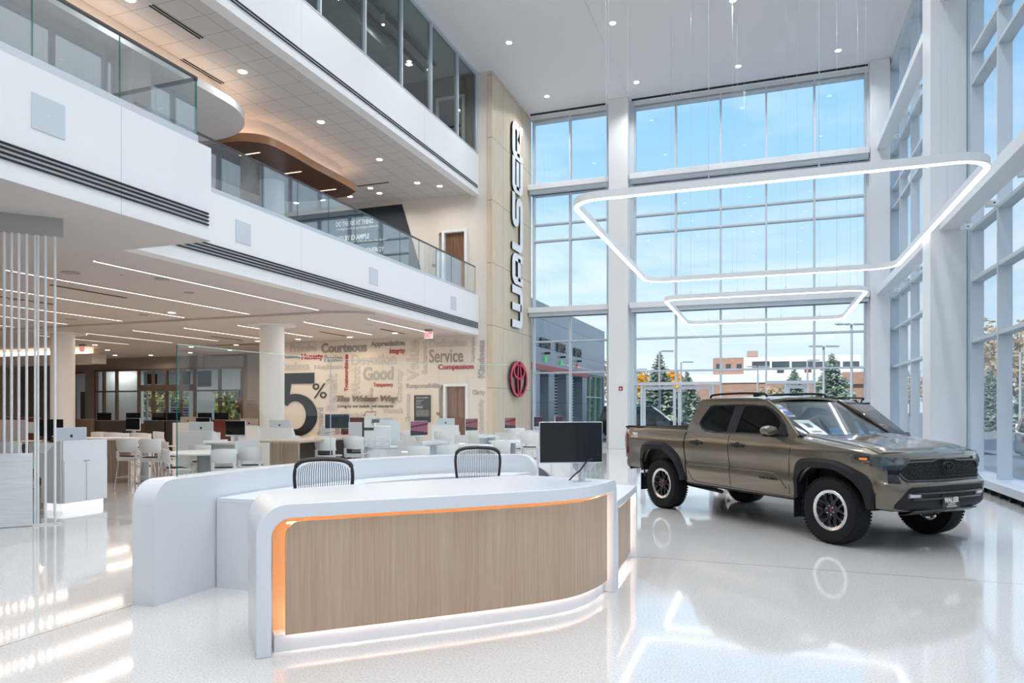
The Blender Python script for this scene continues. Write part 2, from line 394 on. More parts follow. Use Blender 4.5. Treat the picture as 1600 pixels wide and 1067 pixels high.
# ---------------------------------------------------------------- curtain wall at the back
def bx(*a): return B().box(*a)
def mull(name,b): return struct(name,b,M_mull)
TR=(3.07,4.36,8.54,9.23)
def bay(n,xs,dz=None):
    t=sthing('window_%d'%n)
    f=B(); x0,x1=xs[0],xs[-1]
    for i,x in enumerate(xs):
        lo=.0 if (dz is None or i in (0,len(xs)-1) or i not in dz) else 2.58
        f.box(x-.035,x+.035,27.93,28.17,lo,13.62)
    for z in TR:
        for a,c in zip(xs,xs[1:]): f.box(a+.035,c-.035,27.94,28.16,z-.035,z+.035)
    for a,c in zip(xs,xs[1:]): f.box(a+.035,c-.035,27.93,28.17,13.46,13.54); f.box(a+.035,c-.035,27.93,28.17,5.38,5.48); f.box(a+.035,c-.035,27.93,28.17,10.42,10.52)
    f.build('window_frame',M_mull,t,bevel=.004)
    g=B(); g.box(x0,x1,28.08,28.10,.02 if dz is None else 2.58,13.5)
    g.build('pane',M_win,t); return t
bay(1,(-9.16,-7.59,-6.0))
bay(2,(-4.93,-3.33,-1.655,-.02,1.64,3.32),dz=(1,))
struct('trim_2',B().box(-9.28,-6.0,27.85,28.2,0,.2),M_mull)
struct('wall_back_header',B().box(-9.28,4.4,27.9,28.3,13.6,13.75).box(-6.02,-4.93,27.95,28.25,0,13.75).box(3.32,4.5,27.95,28.25,0,13.75),M_steel)
struct('trim_3',B().box(-9.2,-6.05,27.62,27.72,13.71,13.745).box(-5.0,3.36,27.62,27.72,13.71,13.745),M_slot)
def column(n,x0,x1,y0,y1,lab):
    b=B().box(x0,x1,y0,y1,0,13.75); return struct('column_%d'%n,b,M_steel,bevel=.01)
column(1,-5.86,-5.10,27.35,27.95,''); column(2,3.42,4.02,27.4,27.95,''); column(3,3.42,4.12,17.9,18.72,''); column(4,3.42,4.12,8.1,8.9,''); column(5,3.42,4.12,-1.7,-.9,'')
struct('trim_4',B().box(-6.02,-5.86,27.75,27.95,0,13.75).box(-5.10,-4.93,27.8,27.95,0,13.75).box(4.02,4.15,27.75,27.95,0,13.75).box(4.12,4.16,17.98,18.6,0,13.75),M_mull)
def beam(lab,x0,x1,y0,y1,z0,z1,low=None):
    t=thing('steel_beam',lab,'beam',group=None)
    B().box(x0,x1,y0,y1,z0,z1).build('girder',M_steel,t,bevel=.008)
    if low: B().box(*low).build('blind_housing',M_mull,t,bevel=.005); B().box(low[0]+.02,low[1]-.02,low[3]-.12,low[3]-.05,low[4]-.012,low[4]).build('shade_slot',M_slot,t)
for z,n in ((5.52,'lower'),(10.58,'upper')):
    beam('%s white steel wind beam crossing the narrow left bay of the back glass wall'%n,-9.27,-5.9,27.5,27.85,z,z+.22,(-9.24,-5.92,27.58,27.9,z-.15,z))
    beam('%s white steel wind beam crossing the wide bay of the back glass wall'%n,-5.06,3.40,27.5,27.85,z,z+.22,(-5.02,3.38,27.58,27.9,z-.15,z))
# entrance doors in the back wall
def gdoor(n,xs,x0,x1,top):
    t=sthing('door_%d'%n)
    f=B(); f.box(xs[0],xs[1],27.9,28.18,2.50,2.62)
    for x in (x0,x1): f.box(x-.04,x+.04,27.92,28.16,0,2.5)
    f.build('door_frame',M_mull,t,bevel=.004)
    n_=2 if x1-x0>1.2 else 1; w=(x1-x0)/n_
    for k in range(n_):
        a=x0+k*w+.04; c=a+w-.08
        q=B(); q.box(a,a+.11,28.0,28.05,.03,2.46); q.box(c-.11,c,28.0,28.05,.03,2.46); q.box(a+.11,c-.11,28.0,28.05,2.34,2.46); q.box(a+.11,c-.11,28.0,28.05,.03,.3); q.box(a+.11,c-.11,28.0,28.05,1.0,1.05) if 0 else None
        q.build('door_leaf',M_mull,t,bevel=.004)
        B().box(a+.1,c-.1,28.02,28.03,.3,2.35).build('pane',M_win,t)
        hx=c-.06 if k==0 else a+.06
        B().tube([(hx,28.0,.95),(hx,27.93,.95),(hx,27.93,1.25),(hx,28.0,1.25)],.013).build('door_handle',M_chr,t)
    side=B()
    for a,c in ((xs[0],x0-.04),(x1+.04,xs[1])): 
        if c-a>.1: side.box(a,c,28.08,28.10,.1,2.5); 
    side.build('side_pane',M_win,t)
gdoor(3,(-4.93,-1.655),-4.66,-1.93,2.5); gdoor(4,(-.02,1.64),.66,1.42,2.5)
t=sthing('window_3')
B().box(-1.62,-.05,28.08,28.10,.1,3.07).box(1.66,3.30,28.08,28.1,.1,3.07).build('pane',M_win,t)
B().box(-1.655,-.02,27.93,28.17,0,.12).box(1.64,3.32,27.93,28.17,0,.12).build('window_sill',M_mull,t)
# ---------------------------------------------------------------- right glass wall
XM=4.12
n=3
for lo,hi,ys in ((18.72,27.95,(27.9,26.2,24.29,22.38,20.47,18.78)),(8.9,17.9,(17.58,15.72,13.86,12.0,10.14,8.96)),(-.9,8.1,(7.9,6.2,4.3,2.4,.5,-.85)),(-7,-1.7,(-1.75,-3.4,-5.3,-6.9))):
    n+=1; t=sthing('window_%d'%n)
    f=B()
    for y in ys: f.box(XM,4.36,y-.035,y+.035,.26,13.6)
    for z in (3.05,4.35,8.57,9.26,5.45,10.5,13.5):
        for a,c in zip(ys[1:],ys): f.box(XM+.01,4.36,a+.035,c-.035,z-.04,z+.04)
    f.build('window_frame',M_mull,t,bevel=.004)
    f=B()
    for y in ys:
        for z in (5.22,10.27):
            f.box(XM-.003,XM+.02,y-.034,y+.034,z-.003,z+.003)
    f.build('splice_joint',M_alu,t)
    B().box(4.33,4.35,lo,hi,.25,13.55).build('pane',M_win,t)
b=B().box(3.87,4.5,-7,27.95,.11,.26).box(4.05,4.5,-7,27.95,0,.11); struct('trim_5',b,M_mull,bevel=.006)
gr=B()
for i in range(60):
    y=-6.+i*.56; gr.box(3.90,4.05,y,y+.03,.0,.11)
gr.box(3.98,4.05,-7,27.9,.01,.10)
gr.build('floor_grille',M_slot,label='dark heating grille running along the floor below the right windows',cat='grille')
struct('wall_right_header',B().box(4.05,4.6,-7,28,13.5,13.75),M_mull)
struct('wall_right_pier',B().box(4.12,4.4,27.9,28.2,0,13.75).box(4.15,4.4,17.95,18.6,0,13.75).box(4.15,4.4,8.1,8.9,0,13.75).box(4.15,4.4,-1.7,-.9,0,13.75),M_mull)
def wbeam(z,y0,y1,ys,lab):
    t=thing('steel_beam',lab,'beam')
    B().box(3.60,3.98,y0,y1,z,z+.24).build('girder',M_steel,t,bevel=.01)
    for y in ys:
        k=B().box(3.93,4.14,y-.05,y+.05,z-.10,z+.02).build('bracket',M_steel,t)
        B().cyl(0,0,0,.012,.015,12).xf(Matrix.Translation((4.06,y-.05,z-.04))@Matrix.Rotation(PI/2,4,'X')).build('bolt',M_black,k)
for z,n in ((5.55,'lower'),(10.62,'upper')):
    wbeam(z,18.72,27.4,(26.2,24.29,22.38,20.47),'%s white steel beam between the corner column and the near column at the right glass wall'%n)
    wbeam(z,8.9,17.9,(17.58,15.72,13.86,12.0),'%s white steel beam running from the near column towards the viewer at right'%n)
# ---------------------------------------------------------------- third floor office band
t=sthing('window_8')
YS=(-5.6,-3.6,-1.6,.35,2.3,4.25,6.2,8.15,10.1,12.05,14.02,15.99,17.95,19.85,21.84,23.55)
f=B()
for y in YS: f.box(-9.98,-9.84,y-.03,y+.03,10.83,13.70)
f.box(-9.98,-9.82,-7,23.6,10.78,10.84); f.box(-9.98,-9.82,-7,23.6,13.66,13.75)
f.build('window_frame',M_mull,t,bevel=.004)
B().box(-9.93,-9.91,-7,23.58,10.84,13.68).build('pane',M_dark,t)
struct('wall_navy_office',B().box(-22,-9.99,23.4,23.6,10.2,13.75).box(-16.2,-16,-7,23.4,10.2,13.75),M_navy)
struct('ceiling_third_level',B().box(-22,-9.99,-7,23.4,13.72,13.9),M_ceil)
struct('ceiling_office_drop',B().box(-15.9,-11.3,-7,20.6,12.95,13.2),M_tile)
struct('trim_6',B().box(-10.9,-10.75,-7,22,13.45,13.55).box(-11.25,-11.15,-7,22,13.3,13.4),M_black)
door('door_5',-11.30,-10.36,23.42,10.2,12.85,'')
for x,y,lab in ((-10.85,18.6,'small white ceiling spotlight behind the office glass, nearer of the two'),(-10.85,21.6,'small white ceiling spotlight behind the office glass, farther of the two')):
    t=thing('track_spotlight',lab,'spotlight',group='spotlights in the upper office')
    B().cyl(x,y,13.15,13.45,.055).build('housing',M_white,t); B().cyl(x,y,13.13,13.15,.045).build('lens',M_can,t)
    area('track_lamp',(x,y,13.12),.08,.08,18,(1,.95,.88))
# ---------------------------------------------------------------- balustrades
def rail(lab,x,ys,zb,zt):
    t=thing('glass_balustrade',lab,'balustrade')
    g0=ys[0]
    for a,c in zip(ys,ys[1:]):
        p=B().box(x-.008,x+.008,a+.006,c-.006,zb+.04,zt-.02).build('glass_panel',M_rail,t)
        B().box(x-.009,x+.009,c-.008,c-.004,zb+.04,zt-.02).build('glass_edge',M_edge,p)
    B().box(x-.03,x+.03,ys[0],ys[-1],zb-.04,zb+.09).build('base_shoe',M_alu,t)
    B().box(x-.022,x+.022,ys[0],ys[-1],zt-.035,zt).build('handrail',mat('dark_bronze_rail',(.10,.09,.085),.3,.6),t)
    return t
rail('long glass balustrade along the far balcony, slim metal handrail',-9.90,[8.9,9.69,10.873,12.05,13.226,14.41,15.589,16.74,17.914,19.088,20.282,21.414,22.502,23.45],5.70,6.72)
t=rail('glass balustrade on the near balcony box at upper left',-8.34,[-5.+1.225*i for i in range(11)]+[8.63],5.76,6.76)
g=B().box(-11.2,-8.35,8.60,8.616,5.8,6.72).build('glass_panel',M_rail,t)
B().box(-11.2,-8.32,8.585,8.63,6.70,6.745).build('handrail',mat('dark_bronze_rail',(0,0,0)),t)
B().box(-10.3,-8.32,8.585,8.63,5.70,5.82).build('base_shoe',M_alu,t)
B().box(-8.345,-8.335,8.598,8.62,5.8,6.74).build('glass_edge',M_edge,t)
for x,y,z,lab in ((-8.26,6.165,5.18,'square grey speaker grille on the near balcony box'),(-9.82,11.38,5.11,'square grey speaker grille on the far fascia, nearest of three'),(-9.82,16.33,5.11,'square grey speaker grille on the far fascia, middle of three'),(-9.82,21.4,5.11,'square grey speaker grille on the far fascia, farthest of three')):
    t=thing('wall_speaker',lab,'speaker',group=None)
    B().box(x-.01,x+.012,y-.215,y+.215,z-.215,z+.215).build('grille',M_spk,t,bevel=.004)
    B().box(x+.012,x+.014,y-.02,y+.02,z-.004,z+.004).build('badge',M_white,t)
# ---------------------------------------------------------------- second floor ceiling clouds
def capsule(x0,x1,y0,y1,r,n=14): return rrect(x0,x1,y0,y1,r,n)
t=thing('ceiling_cloud','white oval ceiling cloud with lit cove above the upper balcony','ceiling cloud')
B().prism(capsule(-15.6,-11.85,-3,14.95,1.85),8.75,8.93).build('cloud_panel',M_white,t)
B().prism(capsule(-15.2,-12.35,-2.5,14.4,1.4),8.93,9.42).build('upstand',M_cream,t)
f=flatmesh([capsule(-15.4,-12.05,-2.8,14.75,1.65),capsule(-15.32,-12.13,-2.7,14.67,1.57)],.02); f.xf(Matrix.Translation((0,0,8.95))).build('led_strip',M_cove,t)
t=thing('ceiling_cloud','dark wood plank ceiling cloud with copper edge above the upper balcony','ceiling cloud')
wc=[tuple(v) for v in crom([(-12.62,19.9),(-12.55,19.2),(-12.55,17.6),(-12.50,16.3),(-12.62,15.45),(-13.2,15.05),(-14.2,15.0),(-15.4,15.3),(-15.9,16.2),(-15.9,19.2),(-15.3,20.1),(-14,20.3),(-13.1,20.25)],5)]
B().prism(wc,8.68,8.90).build('edge_band',mat('copper_wood_edge',(.42,.22,.12),.4),t)
cx,cy=-14.2,17.6
B().prism([((x-cx)*.985+cx,(y-cy)*.985+cy) for x,y in wc],8.665,8.685).build('plank_soffit',M_slat,t)
up=[((x-cx)*.80+cx,(y-cy)*.86+cy) for x,y in wc]
B().prism(up,8.90,9.42).build('upstand',M_cream,t)
q=flatmesh([[((x-cx)*.90+cx,(y-cy)*.93+cy) for x,y in wc],[((x-cx)*.86+cx,(y-cy)*.90+cy) for x,y in wc]],.02); q.xf(Matrix.Translation((0,0,8.92))).build('led_strip',M_cove,t)
for x,y in ((-13.5,15.9),(-13.4,17.6),(-13.4,19.4)):
    B().box(x-.35,x+.35,y-.02,y+.02,8.655,8.668).build('slot_light',M_slotl,t)
# ---------------------------------------------------------------- ceiling fittings
FAM={}
def fitting(kind,x,y,z,lab,group,lamp=0,r=.085,color=(1,1,1)):
    if kind not in FAM:
        t=thing('downlight',lab,'ceiling light',(x,y,z),group=group)
        m=B(); m.lathe([(r*.82,-.004),(r*1.15,-.004),(r*1.15,0.0),(r*.82,0.0)],24); m.build('trim_ring',M_white,t)
        B().cyl(0,0,-.012,0,r*.82,20).build('lens',M_can,t); FAM[kind]=t
    else: t=dup(FAM[kind],loc=(x,y,z),label=lab,group=group)
    if lamp: area('downlight_lamp',(x,y,z-.05),.12,.12,lamp,color,spread=2.7)
    return t
for x,y in ATR: fitting('a',x,y,13.75,'round recessed downlight in the high white hall ceiling','downlights in the high hall ceiling',r=.11)
for x,y in ((-11.44,10.16),(-11.44,13.24),(-11.44,16.29),(-11.44,19.38),(-13.23,21.79),(-13.24,22.43),(-14.47,22.41),(-11.4,21.84),(-10.82,22.43),(-15.66,22.41),(-16.85,22.42),(-11.44,7.),(-11.44,3.9),(-17.5,12.),(-17.5,6.),(-18,18)):
    fitting('a',x,y,9.42,'round recessed downlight in the upper balcony tile ceiling','downlights above the upper balcony',lamp=(10 if x==-11.44 else 16),color=(1,.95,.90))
for x,y in ((-26.46,21.78),(-28.26,23.9),(-30.7,26.4),(-29.,27.),(-23.4,23.9),(-25.9,26.4),(-23.,25.8),(-20.9,23.8),(-18.87,22.7),(-15.47,15.1),(-12.3,21.9),(-14.6,22.6),(-16.9,22.6)):
    fitting('a',x,y,4.25,'small round downlight in the ground floor ceiling','downlights in the ground floor ceiling',lamp=14,r=.06,color=WARM)
LN=[(x,9.3,16.0) for x in (-11.3,-13.6,-15.9,-18.3,-20.6,-22.95)]+[(x,18.1,22.0) for x in (-11.05,-13.3,-15.8,-18.0,-20.2,-22.5,-24.8)]
lab={0:'white glowing linear ceiling light in the first row, row starts beside the balcony edge',1:'white glowing linear ceiling light in the far row near the words wall'}
first=None
for i,(x,a,c) in enumerate(LN):
    t=thing('linear_ceiling_light','%s long linear ceiling light from the balcony edge, %s row'%(('nearest','second','third','fourth','fifth','sixth','seventh')[i if i<6 else i-6],'front' if i<6 else 'back'),'ceiling light',group='linear ceiling lights on the ground floor')
    B().box(x-.024,x+.024,a,c,4.235,4.252).build('diffuser',M_led,t)
    B().box(x-.038,x-.024,a-.015,c+.015,4.232,4.252).box(x+.024,x+.038,a-.015,c+.015,4.232,4.252).build('frame',M_cove if 0 else M_ceil1,t)
    area('linear_lamp',(x,(a+c)/2,4.2),.06,c-a,(45 if i<6 else 30),WARM)
bk=[(-40,16.3)]+[tuple(v) for v in crom([(-11.4,16.3),(-10.6,16.5),(-10.2,17.0),(-10.7,17.5),(-11.6,17.7)],5)]+[(-40,17.7)]
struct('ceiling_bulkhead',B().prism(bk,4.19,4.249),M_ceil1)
for i,(x,y,r,k) in enumerate(((-12.73,9.95,.17,0),(-11.61,11.08,.14,0),(-12.0,10.5,.05,1),(-19.4,15.2,.14,0),(-12.4,12.6,.11,0),(-17.2,12.0,.14,0),(-16.6,15.2,.12,0),(-11.9,19.5,.12,1),(-14.9,19.5,.12,1))):
    B().cyl(x,y,4.235,4.252,r,24).build('ceiling_speaker' if not k else 'ceiling_sensor',M_alu if k else mat('pale_grey_speaker_cover',(.42,.40,.39),.8),label='flat round grey %s in the ground floor ceiling, %s'%('speaker' if not k else 'sensor cover',('beside the nearest linear light','closest to the balcony edge','very small, by the front speakers','far left group','just behind the front pair','above the tall white rods','by the bulkhead','between back row lights at right','between back row lights at left')[i]),cat='ceiling speaker')
for i,(x,y,l) in enumerate(((-14.4,10.8,1.9),(-17.04,11.5,1.4),(-14.5,20.6,1.6),(-12.1,20.6,1.6),(-19.2,20.6,1.6))):
    B().box(x-.035,x+.035,y,y+l,4.238,4.252).build('air_slot',M_slot,label='short black air slot in the ground floor ceiling, %s'%('between the first two linear lights','between the second and third linear lights','left one before the words wall','right one before the words wall','farthest left')[i],cat='air diffuser')
for i,(x,y,l) in enumerate(((-11.17,10.44,1.3),(-12.26,12.3,1.25))):
    B().box(x-.10,x-.07,y,y+l,9.405,9.422).box(x-.02,x+.01,y,y+l,9.405,9.422).build('air_slot',M_slot,label='black double air slot in the upper tile ceiling, %s'%('nearer to the hall edge','beside the white oval cloud')[i],cat='air diffuser')
B().box(-13.55,-12.3,21.42,21.47,9.405,9.422).build('air_slot',M_slot,label='thin black air slot beyond the wood cloud',cat='air diffuser')
# cove bulkhead at far left
b=B().box(-36,-27.5,22.5,23.2,3.55,3.98); b.box(-36,-27.9,22.9,23.2,3.98,4.25); struct('ceiling_cove',b,M_ceil1)
struct('trim_7',B().box(-36,-27.6,22.52,22.55,3.99,4.16),M_cove)
# round columns
def rcol(x,y,n):
    struct('column_%d'%n,B().cyl(x,y,0,4.25,.37,48),M_white)
    struct('trim_%d'%(n+2),B().cyl(x,y,4.17,4.25,.72,48),M_cove if 0 else M_white)
rcol(-22.99,17.68,6); rcol(-14.54,18.14,7)
struct('column_8',B().cyl(-14.54,18.14,5.15,9.42,.37,48),M_white)
def exit_sign(x,y,z,lab,s=.30):
    t=thing('exit_sign',lab,'exit sign')
    B().box(x-.13,x+.13,y-.05,y+.05,z-.08,z).build('canopy',mat('grey_fixture',(.25,.25,.26),.5),t)
    B().box(x-s/2,x+s/2,y-.012,y+.012,z-.31,z-.09).build('panel',mat('lit_exit_panel',(1,1,1),.4,es=.5,ec=(1,.85,.85)),t)
    onwall(text('EXIT',s*.92,.18,.004,.03),x,y-.014,z-.2).build('lettering',mat('red_exit_letter',(.7,.01,.01),.5,es=.5,ec=(1,.0,.0)),t,smooth=0)
exit_sign(-10.64,21.2,4.25,'red EXIT sign hanging before the words wall')
exit_sign(-26.7,21.4,4.25,'red EXIT sign hanging beside the left round column')
t=thing('fire_alarm','small red fire alarm box on the white column','fire alarm')
B().box(-5.44,-5.30,27.31,27.35,2.30,2.45).build('body',mat('red_alarm',(.35,.01,.015),.4),t,bevel=.005); B().cyl(0,0,0,.02,.035,16).xf(Matrix.Translation((-5.37,27.31,2.36))@Matrix.Rotation(PI/2,4,'X')).build('strobe',M_white,t)
# ---------------------------------------------------------------- words wall graphics
WD=[("Promise",-17.39,4.01,1.27,.33,0,3),("Courteous",-15.51,3.97,2.07,.39,0,1),("Appreciation",-13.57,4.04,1.48,.27,0,1),("Integrity",-13.16,3.75,.65,.25,0,0),("Outstanding",-17.95,3.65,.8,.15,0,1),("Honesty",-16.97,3.62,1.01,.30,0,0),("Passion",-15.99,3.56,.82,.28,0,1),("Excellence",-17.75,3.29,1.30,.33,0,3),("Neighbors",-16.23,3.21,1.29,.24,0,3),("Trustworthiness",-15.40,2.98,.17,1.43,1,0),("Devotion",-14.18,3.48,1.97,.43,0,3),("Worth",-14.97,2.65,.38,1.13,1,3),("Good",-13.98,2.93,1.33,.52,0,2),("Transparency",-13.76,2.48,.85,.21,0,0),("Charity",-13.04,2.44,.31,1.25,1,3),("Value",-12.50,3.40,.51,1.54,1,3),("Excitement",-12.01,3.51,.21,1.27,1,3),("Dedication",-11.05,4.01,1.51,.29,0,3),("Service",-11.12,3.54,1.37,.50,0,1),("Compassion",-10.73,3.10,1.43,.25,0,0),("Forthright",-10.02,3.73,.18,.90,1,3),("Kindness",-9.72,3.39,.26,1.36,1,2),("Responsibility",-12.02,2.42,1.50,.23,0,2),("Clarity",-9.82,2.16,.49,.23,0,2),("Authenticity",-9.71,1.29,.30,1.33,1,3),("Greatness",-12.71,1.62,.21,1.05,1,3),("Benefit",-16.07,2.23,.52,1.47,1,3),("Steward",-16.60,1.08,.29,1.10,1,2),("Warmth",-13.36,1.52,.88,.24,0,3),("Principle",-15.09,1.34,1.14,.23,0,3),("Leadership",-14.28,1.90,.19,.99,1,3)]
CM=[M_redl,M_g1,M_g2,M_g3]; CNM=['red','dark grey','mid grey','pale grey']
for s,x,z,w_,h_,r,c in WD:
    thin=s in('Service','Passion','Clarity','Integrity','Transparency')
    tb=text(s,h_ if r else w_,w_ if r else h_,.012,.012 if thin else .035)
    onwall(tb,x,23.585,z,rot=PI/2 if r else 0).build('wall_word',CM[c],smooth=0,label='%s word %s%s on the cream wall'%(CNM[c],s,' running upward' if r else ''),cat='wall lettering')
ang=[math.radians(138-(138+152)*k/40) for k in range(41)]
ring5=[(-17.77+1.04*math.cos(q),1.32+.858*math.sin(q)) for q in ang]+[(-17.77+.517*math.cos(q),1.32+.563*math.sin(q)) for q in ang[::-1]]
n5=B().prism(ring5,23.56,23.59,lambda a,z,h:(a,h,z)).prism([(-18.58,3.01),(-16.87,3.01),(-16.87,2.585),(-17.97,2.585),(-18.09,1.86),(-18.45,1.80),(-18.58,1.80)],23.561,23.591,lambda a,z,h:(a,h,z))
n5.build('wall_number',mat('black_vinyl',(.010,.0095,.0095),.5,spec=.2),smooth=0,label='giant black numeral 5 on the cream wall behind the round column',cat='wall lettering')
onwall(text('%',.66,.60,.012,0),-16.62,23.58,2.29).build('wall_number',mat('black_vinyl',(0,0,0)),smooth=0,label='thin black percent sign beside the giant numeral',cat='wall lettering')
t=thing('wall_sign','bronze raised lettering reading The Walser Way with black motto below','sign')
onwall(text('The Walser Way',2.70,.30,.05,.03,shear=.25),-14.46,23.54,1.94).build('raised_lettering',mat('brushed_bronze',(.34,.26,.20),.35,.7),t,smooth=0)
onwall(text('Living by our beliefs and standards',2.45,.15,.01,0),-14.55,23.585,1.67).build('motto',mat('black_vinyl',(0,0,0)),t,smooth=0)
t=thing('wall_plaque','tall dark plaque with white paragraphs on the cream wall','sign')
B().box(-12.42,-11.75,23.55,23.6,1.09,2.09).build('board',mat('charcoal_board',(.03,.032,.038),.5),t)
tl=B()
for s,z,w_,h_ in (('Walser Foundation',2.0,.5,.045),('5% of pre tax profit',1.90,.30,.035),('donates',1.85,.22,.035),('Walser Automotive',1.77,.2,.02),('Group',1.74,.1,.02),('STRENGTHENING',1.67,.28,.035),('COMMUNITIES',1.62,.26,.035)):
    q=onwall(text(s,w_,h_,.004,.01),-12.33+w_/2,23.545,z); tl.add(q.v,q.f)
for k in range(8):
    q=onwall(text('we give back to the places where we live and work',.55-.03*(k%3),.020,.004),-12.33+.26,23.545,1.53-k*.033); tl.add(q.v,q.f)
tl.build('lettering',mat('white_vinyl_letter',(0,0,0)),t,smooth=0)
# ---------------------------------------------------------------- tall sign on the maple wall
def stroke(pts,w,r=.2,arc=6,closed=False):
    pts=[Vector(p) for p in pts]; path=[pts[0]]
    for a,p,c in zip(pts,pts[1:],pts[2:]):
        d1=(a-p).normalized(); d2=(c-p).normalized(); rr=min(r,(a-p).length*.48,(c-p).length*.48)
        for k in range(arc+1):
            s=k/arc; path.append((p+d1*rr)*(1-s)**2+p*2*s*(1-s)+(p+d2*rr)*s*s)
    path.append(pts[-1]); L=[];R=[]
    for i,p in enumerate(path):
        a=path[max(0,i-1)]; c=path[min(len(path)-1,i+1)]; d=(c-a).normalized(); nn=Vector((-d.y,d.x))*w/2
        L.append(tuple(p+nn)); R.append(tuple(p-nn))
    return L+R[::-1]
HH=1.2; W_=.29; q=W_/2
LET=[('W',4.75,[[(q,HH),(q,q),(1.62-q,q),(1.62-q,HH)],[(.81,q),(.81,HH)]]),
 ('A',6.44,[[(q,0),(q,HH-q),(1.19-q,HH-q),(1.19-q,0)],[(q,.42),(1.19-q,.42)]]),
 ('LS',7.74,[[(q,HH),(q,q),(1.98,q),(1.98,.60),(1.08,.60),(1.08,HH-q),(2.22,HH-q)]]),
 ('E',9.99,[[(1.36,HH-q),(q,HH-q),(q,q),(1.36,q)],[(q,.60),(1.25,.60)]]),
 ('R',11.32,[[(q,0),(q,HH-q),(1.30,HH-q),(1.30,.52),(q,.52)],[(.72,.52),(1.05,.30),(1.30,.30),(1.30,0)]])]
sign=thing('wall_sign','tall vertical WALSER sign, white letters with black sides on the maple wall','sign',(-9.28,26.65,4.75))
for nme,z0,sts in LET:
    for dep,m_,nm in ((0,M_black,'letter'),(1,mat('white_acrylic_face',(.86,.88,.90),.35),'letter_face')):
        bb=B()
        for st in sts:
            pl=stroke(st,W_-.012*(1-dep)*0,r=.24)
            if not dep: bb.prism(pl,.03,.085,lambda u,v,h:(h,-v*1.0,u+z0-4.75))
            else: bb.prism(pl,.085,.10,lambda u,v,h:(h,-v*1.0,u+z0-4.75))
        ob=bb.build(nm,m_,sign if not dep else last,smooth=30)
        if not dep: last=ob
t=thing('wall_emblem','round red emblem of interlocking ovals on the maple wall','emblem',(-9.28,26.05,2.74))
e=emblem(1.95,.10); e.v=[(v[0],v[1]*1.12,v[2]) for v in e.v]; onwall(e,.10,0,0,'+x').build('emblem_return',mat('emblem_dark_side',(.02,.012,.014),.5),t,smooth=0)
e=emblem(1.95,.02); e.v=[(v[0],v[1]*1.12,v[2]) for v in e.v]; onwall(e,.165,0,0,'+x').build('emblem_face',mat('emblem_red_face',(.72,.06,.11),.45),t,smooth=0)
# ---------------------------------------------------------------- pendant light rings
def ring(lab,x0,x1,y0,y1,z,r,w,h):
    t=thing('pendant_light_ring',lab,'pendant light')
    o=rrect(x0,x1,y0,y1,r,12); i=rrect(x0+w,x1-w,y0+w,y1-w,r-w,12)
    flatmesh([o,i],h).xf(Matrix.Translation((0,0,z+h/2+.012))).build('housing',M_steel,t)
    o2=rrect(x0+.006,x1-.006,y0+.006,y1-.006,r-.006,12); i2=rrect(x0+w-.006,x1-w+.006,y0+w-.006,y1-w+.006,r-w+.006,12)
    flatmesh([o2,i2],.014).xf(Matrix.Translation((0,0,z+.005))).build('diffuser',M_ring,t)
    nx=4
    for k in range(nx):
        for yy in (y0+w/2,y1-w/2):
            x=x0+.8+(x1-x0-1.6)*k/(nx-1)
            c=B().tube([(x,yy,z+h),(x,yy,13.74)],.0035,5).build('suspension_cable',M_alu,t)
            B().cyl(x,yy,z+h+.01,z+h+.09,.009,8).build('cable_gripper',M_alu,c)
    for yy in (y0+(y1-y0)*.35,y0+(y1-y0)*.65):
        for x in (x0+w/2,x1-w/2):
            B().tube([(x,yy,z+h),(x,yy,13.74)],.0035,5).build('suspension_cable',M_alu,t)
    return t
ring('large glowing rounded square pendant ring hanging in the hall',-3.56,3.42,12.85,22.1,5.5,.62,.10,.14)
ring('smaller glowing rounded square pendant ring behind the large one',-2.84,2.56,20.6,27.15,4.72,.5,.10,.13)
# ================================================================ reception desk
def lighten(x): return x
F=Path([(-3.09,3.70),(-2.83,3.95),(-2.40,4.35),(-1.80,4.93),(-1.45,5.33),(-1.30,5.72),(-1.25,6.19)],8)
Bk=Path([(-3.58,4.20),(-3.50,4.52),(-3.18,5.04),(-2.72,5.62),(-2.40,5.98),(-2.22,6.2),(-2.05,6.25)],8)
def arch(L,H,r1,r2,n=10):
    """outer outline of an upside-down U as (s,z)"""
    o=[(0,0)]+[(r1-r1*math.cos(PI/2*k/n),H-r1+r1*math.sin(PI/2*k/n)) for k in range(n+1)]
    m=26; o+=[(r1+(L-r1-r2)*k/m,H) for k in range(1,m)]
    o+=[(L-r2+r2*math.sin(PI/2*k/n),H-r2+r2*math.cos(PI/2*k/n)) for k in range(n+1)]+[(L,0)]
    return o
def shell(F,Bk,H,th,r1,r2,name,m,parent):
    L=F.L; out=arch(L,H,r1,r2); inn=arch(L-2*th,H-th,max(.02,r1-th*.8),max(.02,r2-th*.6)); inn=[(s+th,z) for s,z in inn]
    b=B(); n=len(out); vs=[]
    for lst in (out,inn):
        for s,z in lst:
            f=F.at(s/L); k=Bk.at(s/L); vs+= [(f.x,f.y,z),(k.x,k.y,z)]
    fs=[]
    for i in range(n-1):
        a=2*i; c=2*(i+1); A=2*n+a; Cc=2*n+c
        fs+=[(a,c,c+1,a+1),(A,A+1,Cc+1,Cc),(a,A,Cc,c),(a+1,c+1,Cc+1,A+1)]
    for i in (0,n-1):
        a=2*i; A=2*n+a; fs.append((a,a+1,A+1,A))
    b.add(vs,fs); return b.build(name,m,parent,smooth=35,bevel=.006)
desk=thing('reception_desk','curved white reception desk with glowing oak front panel in the foreground','reception desk',(0,0,0))
shell(F,Bk,.99,.095,.20,.10,'desk_shell',M_solid,desk)
def offs(P_,u,d):
    p=P_.at(u); n=P_.nrm(u); return p-n*d   # n points to the visitor side
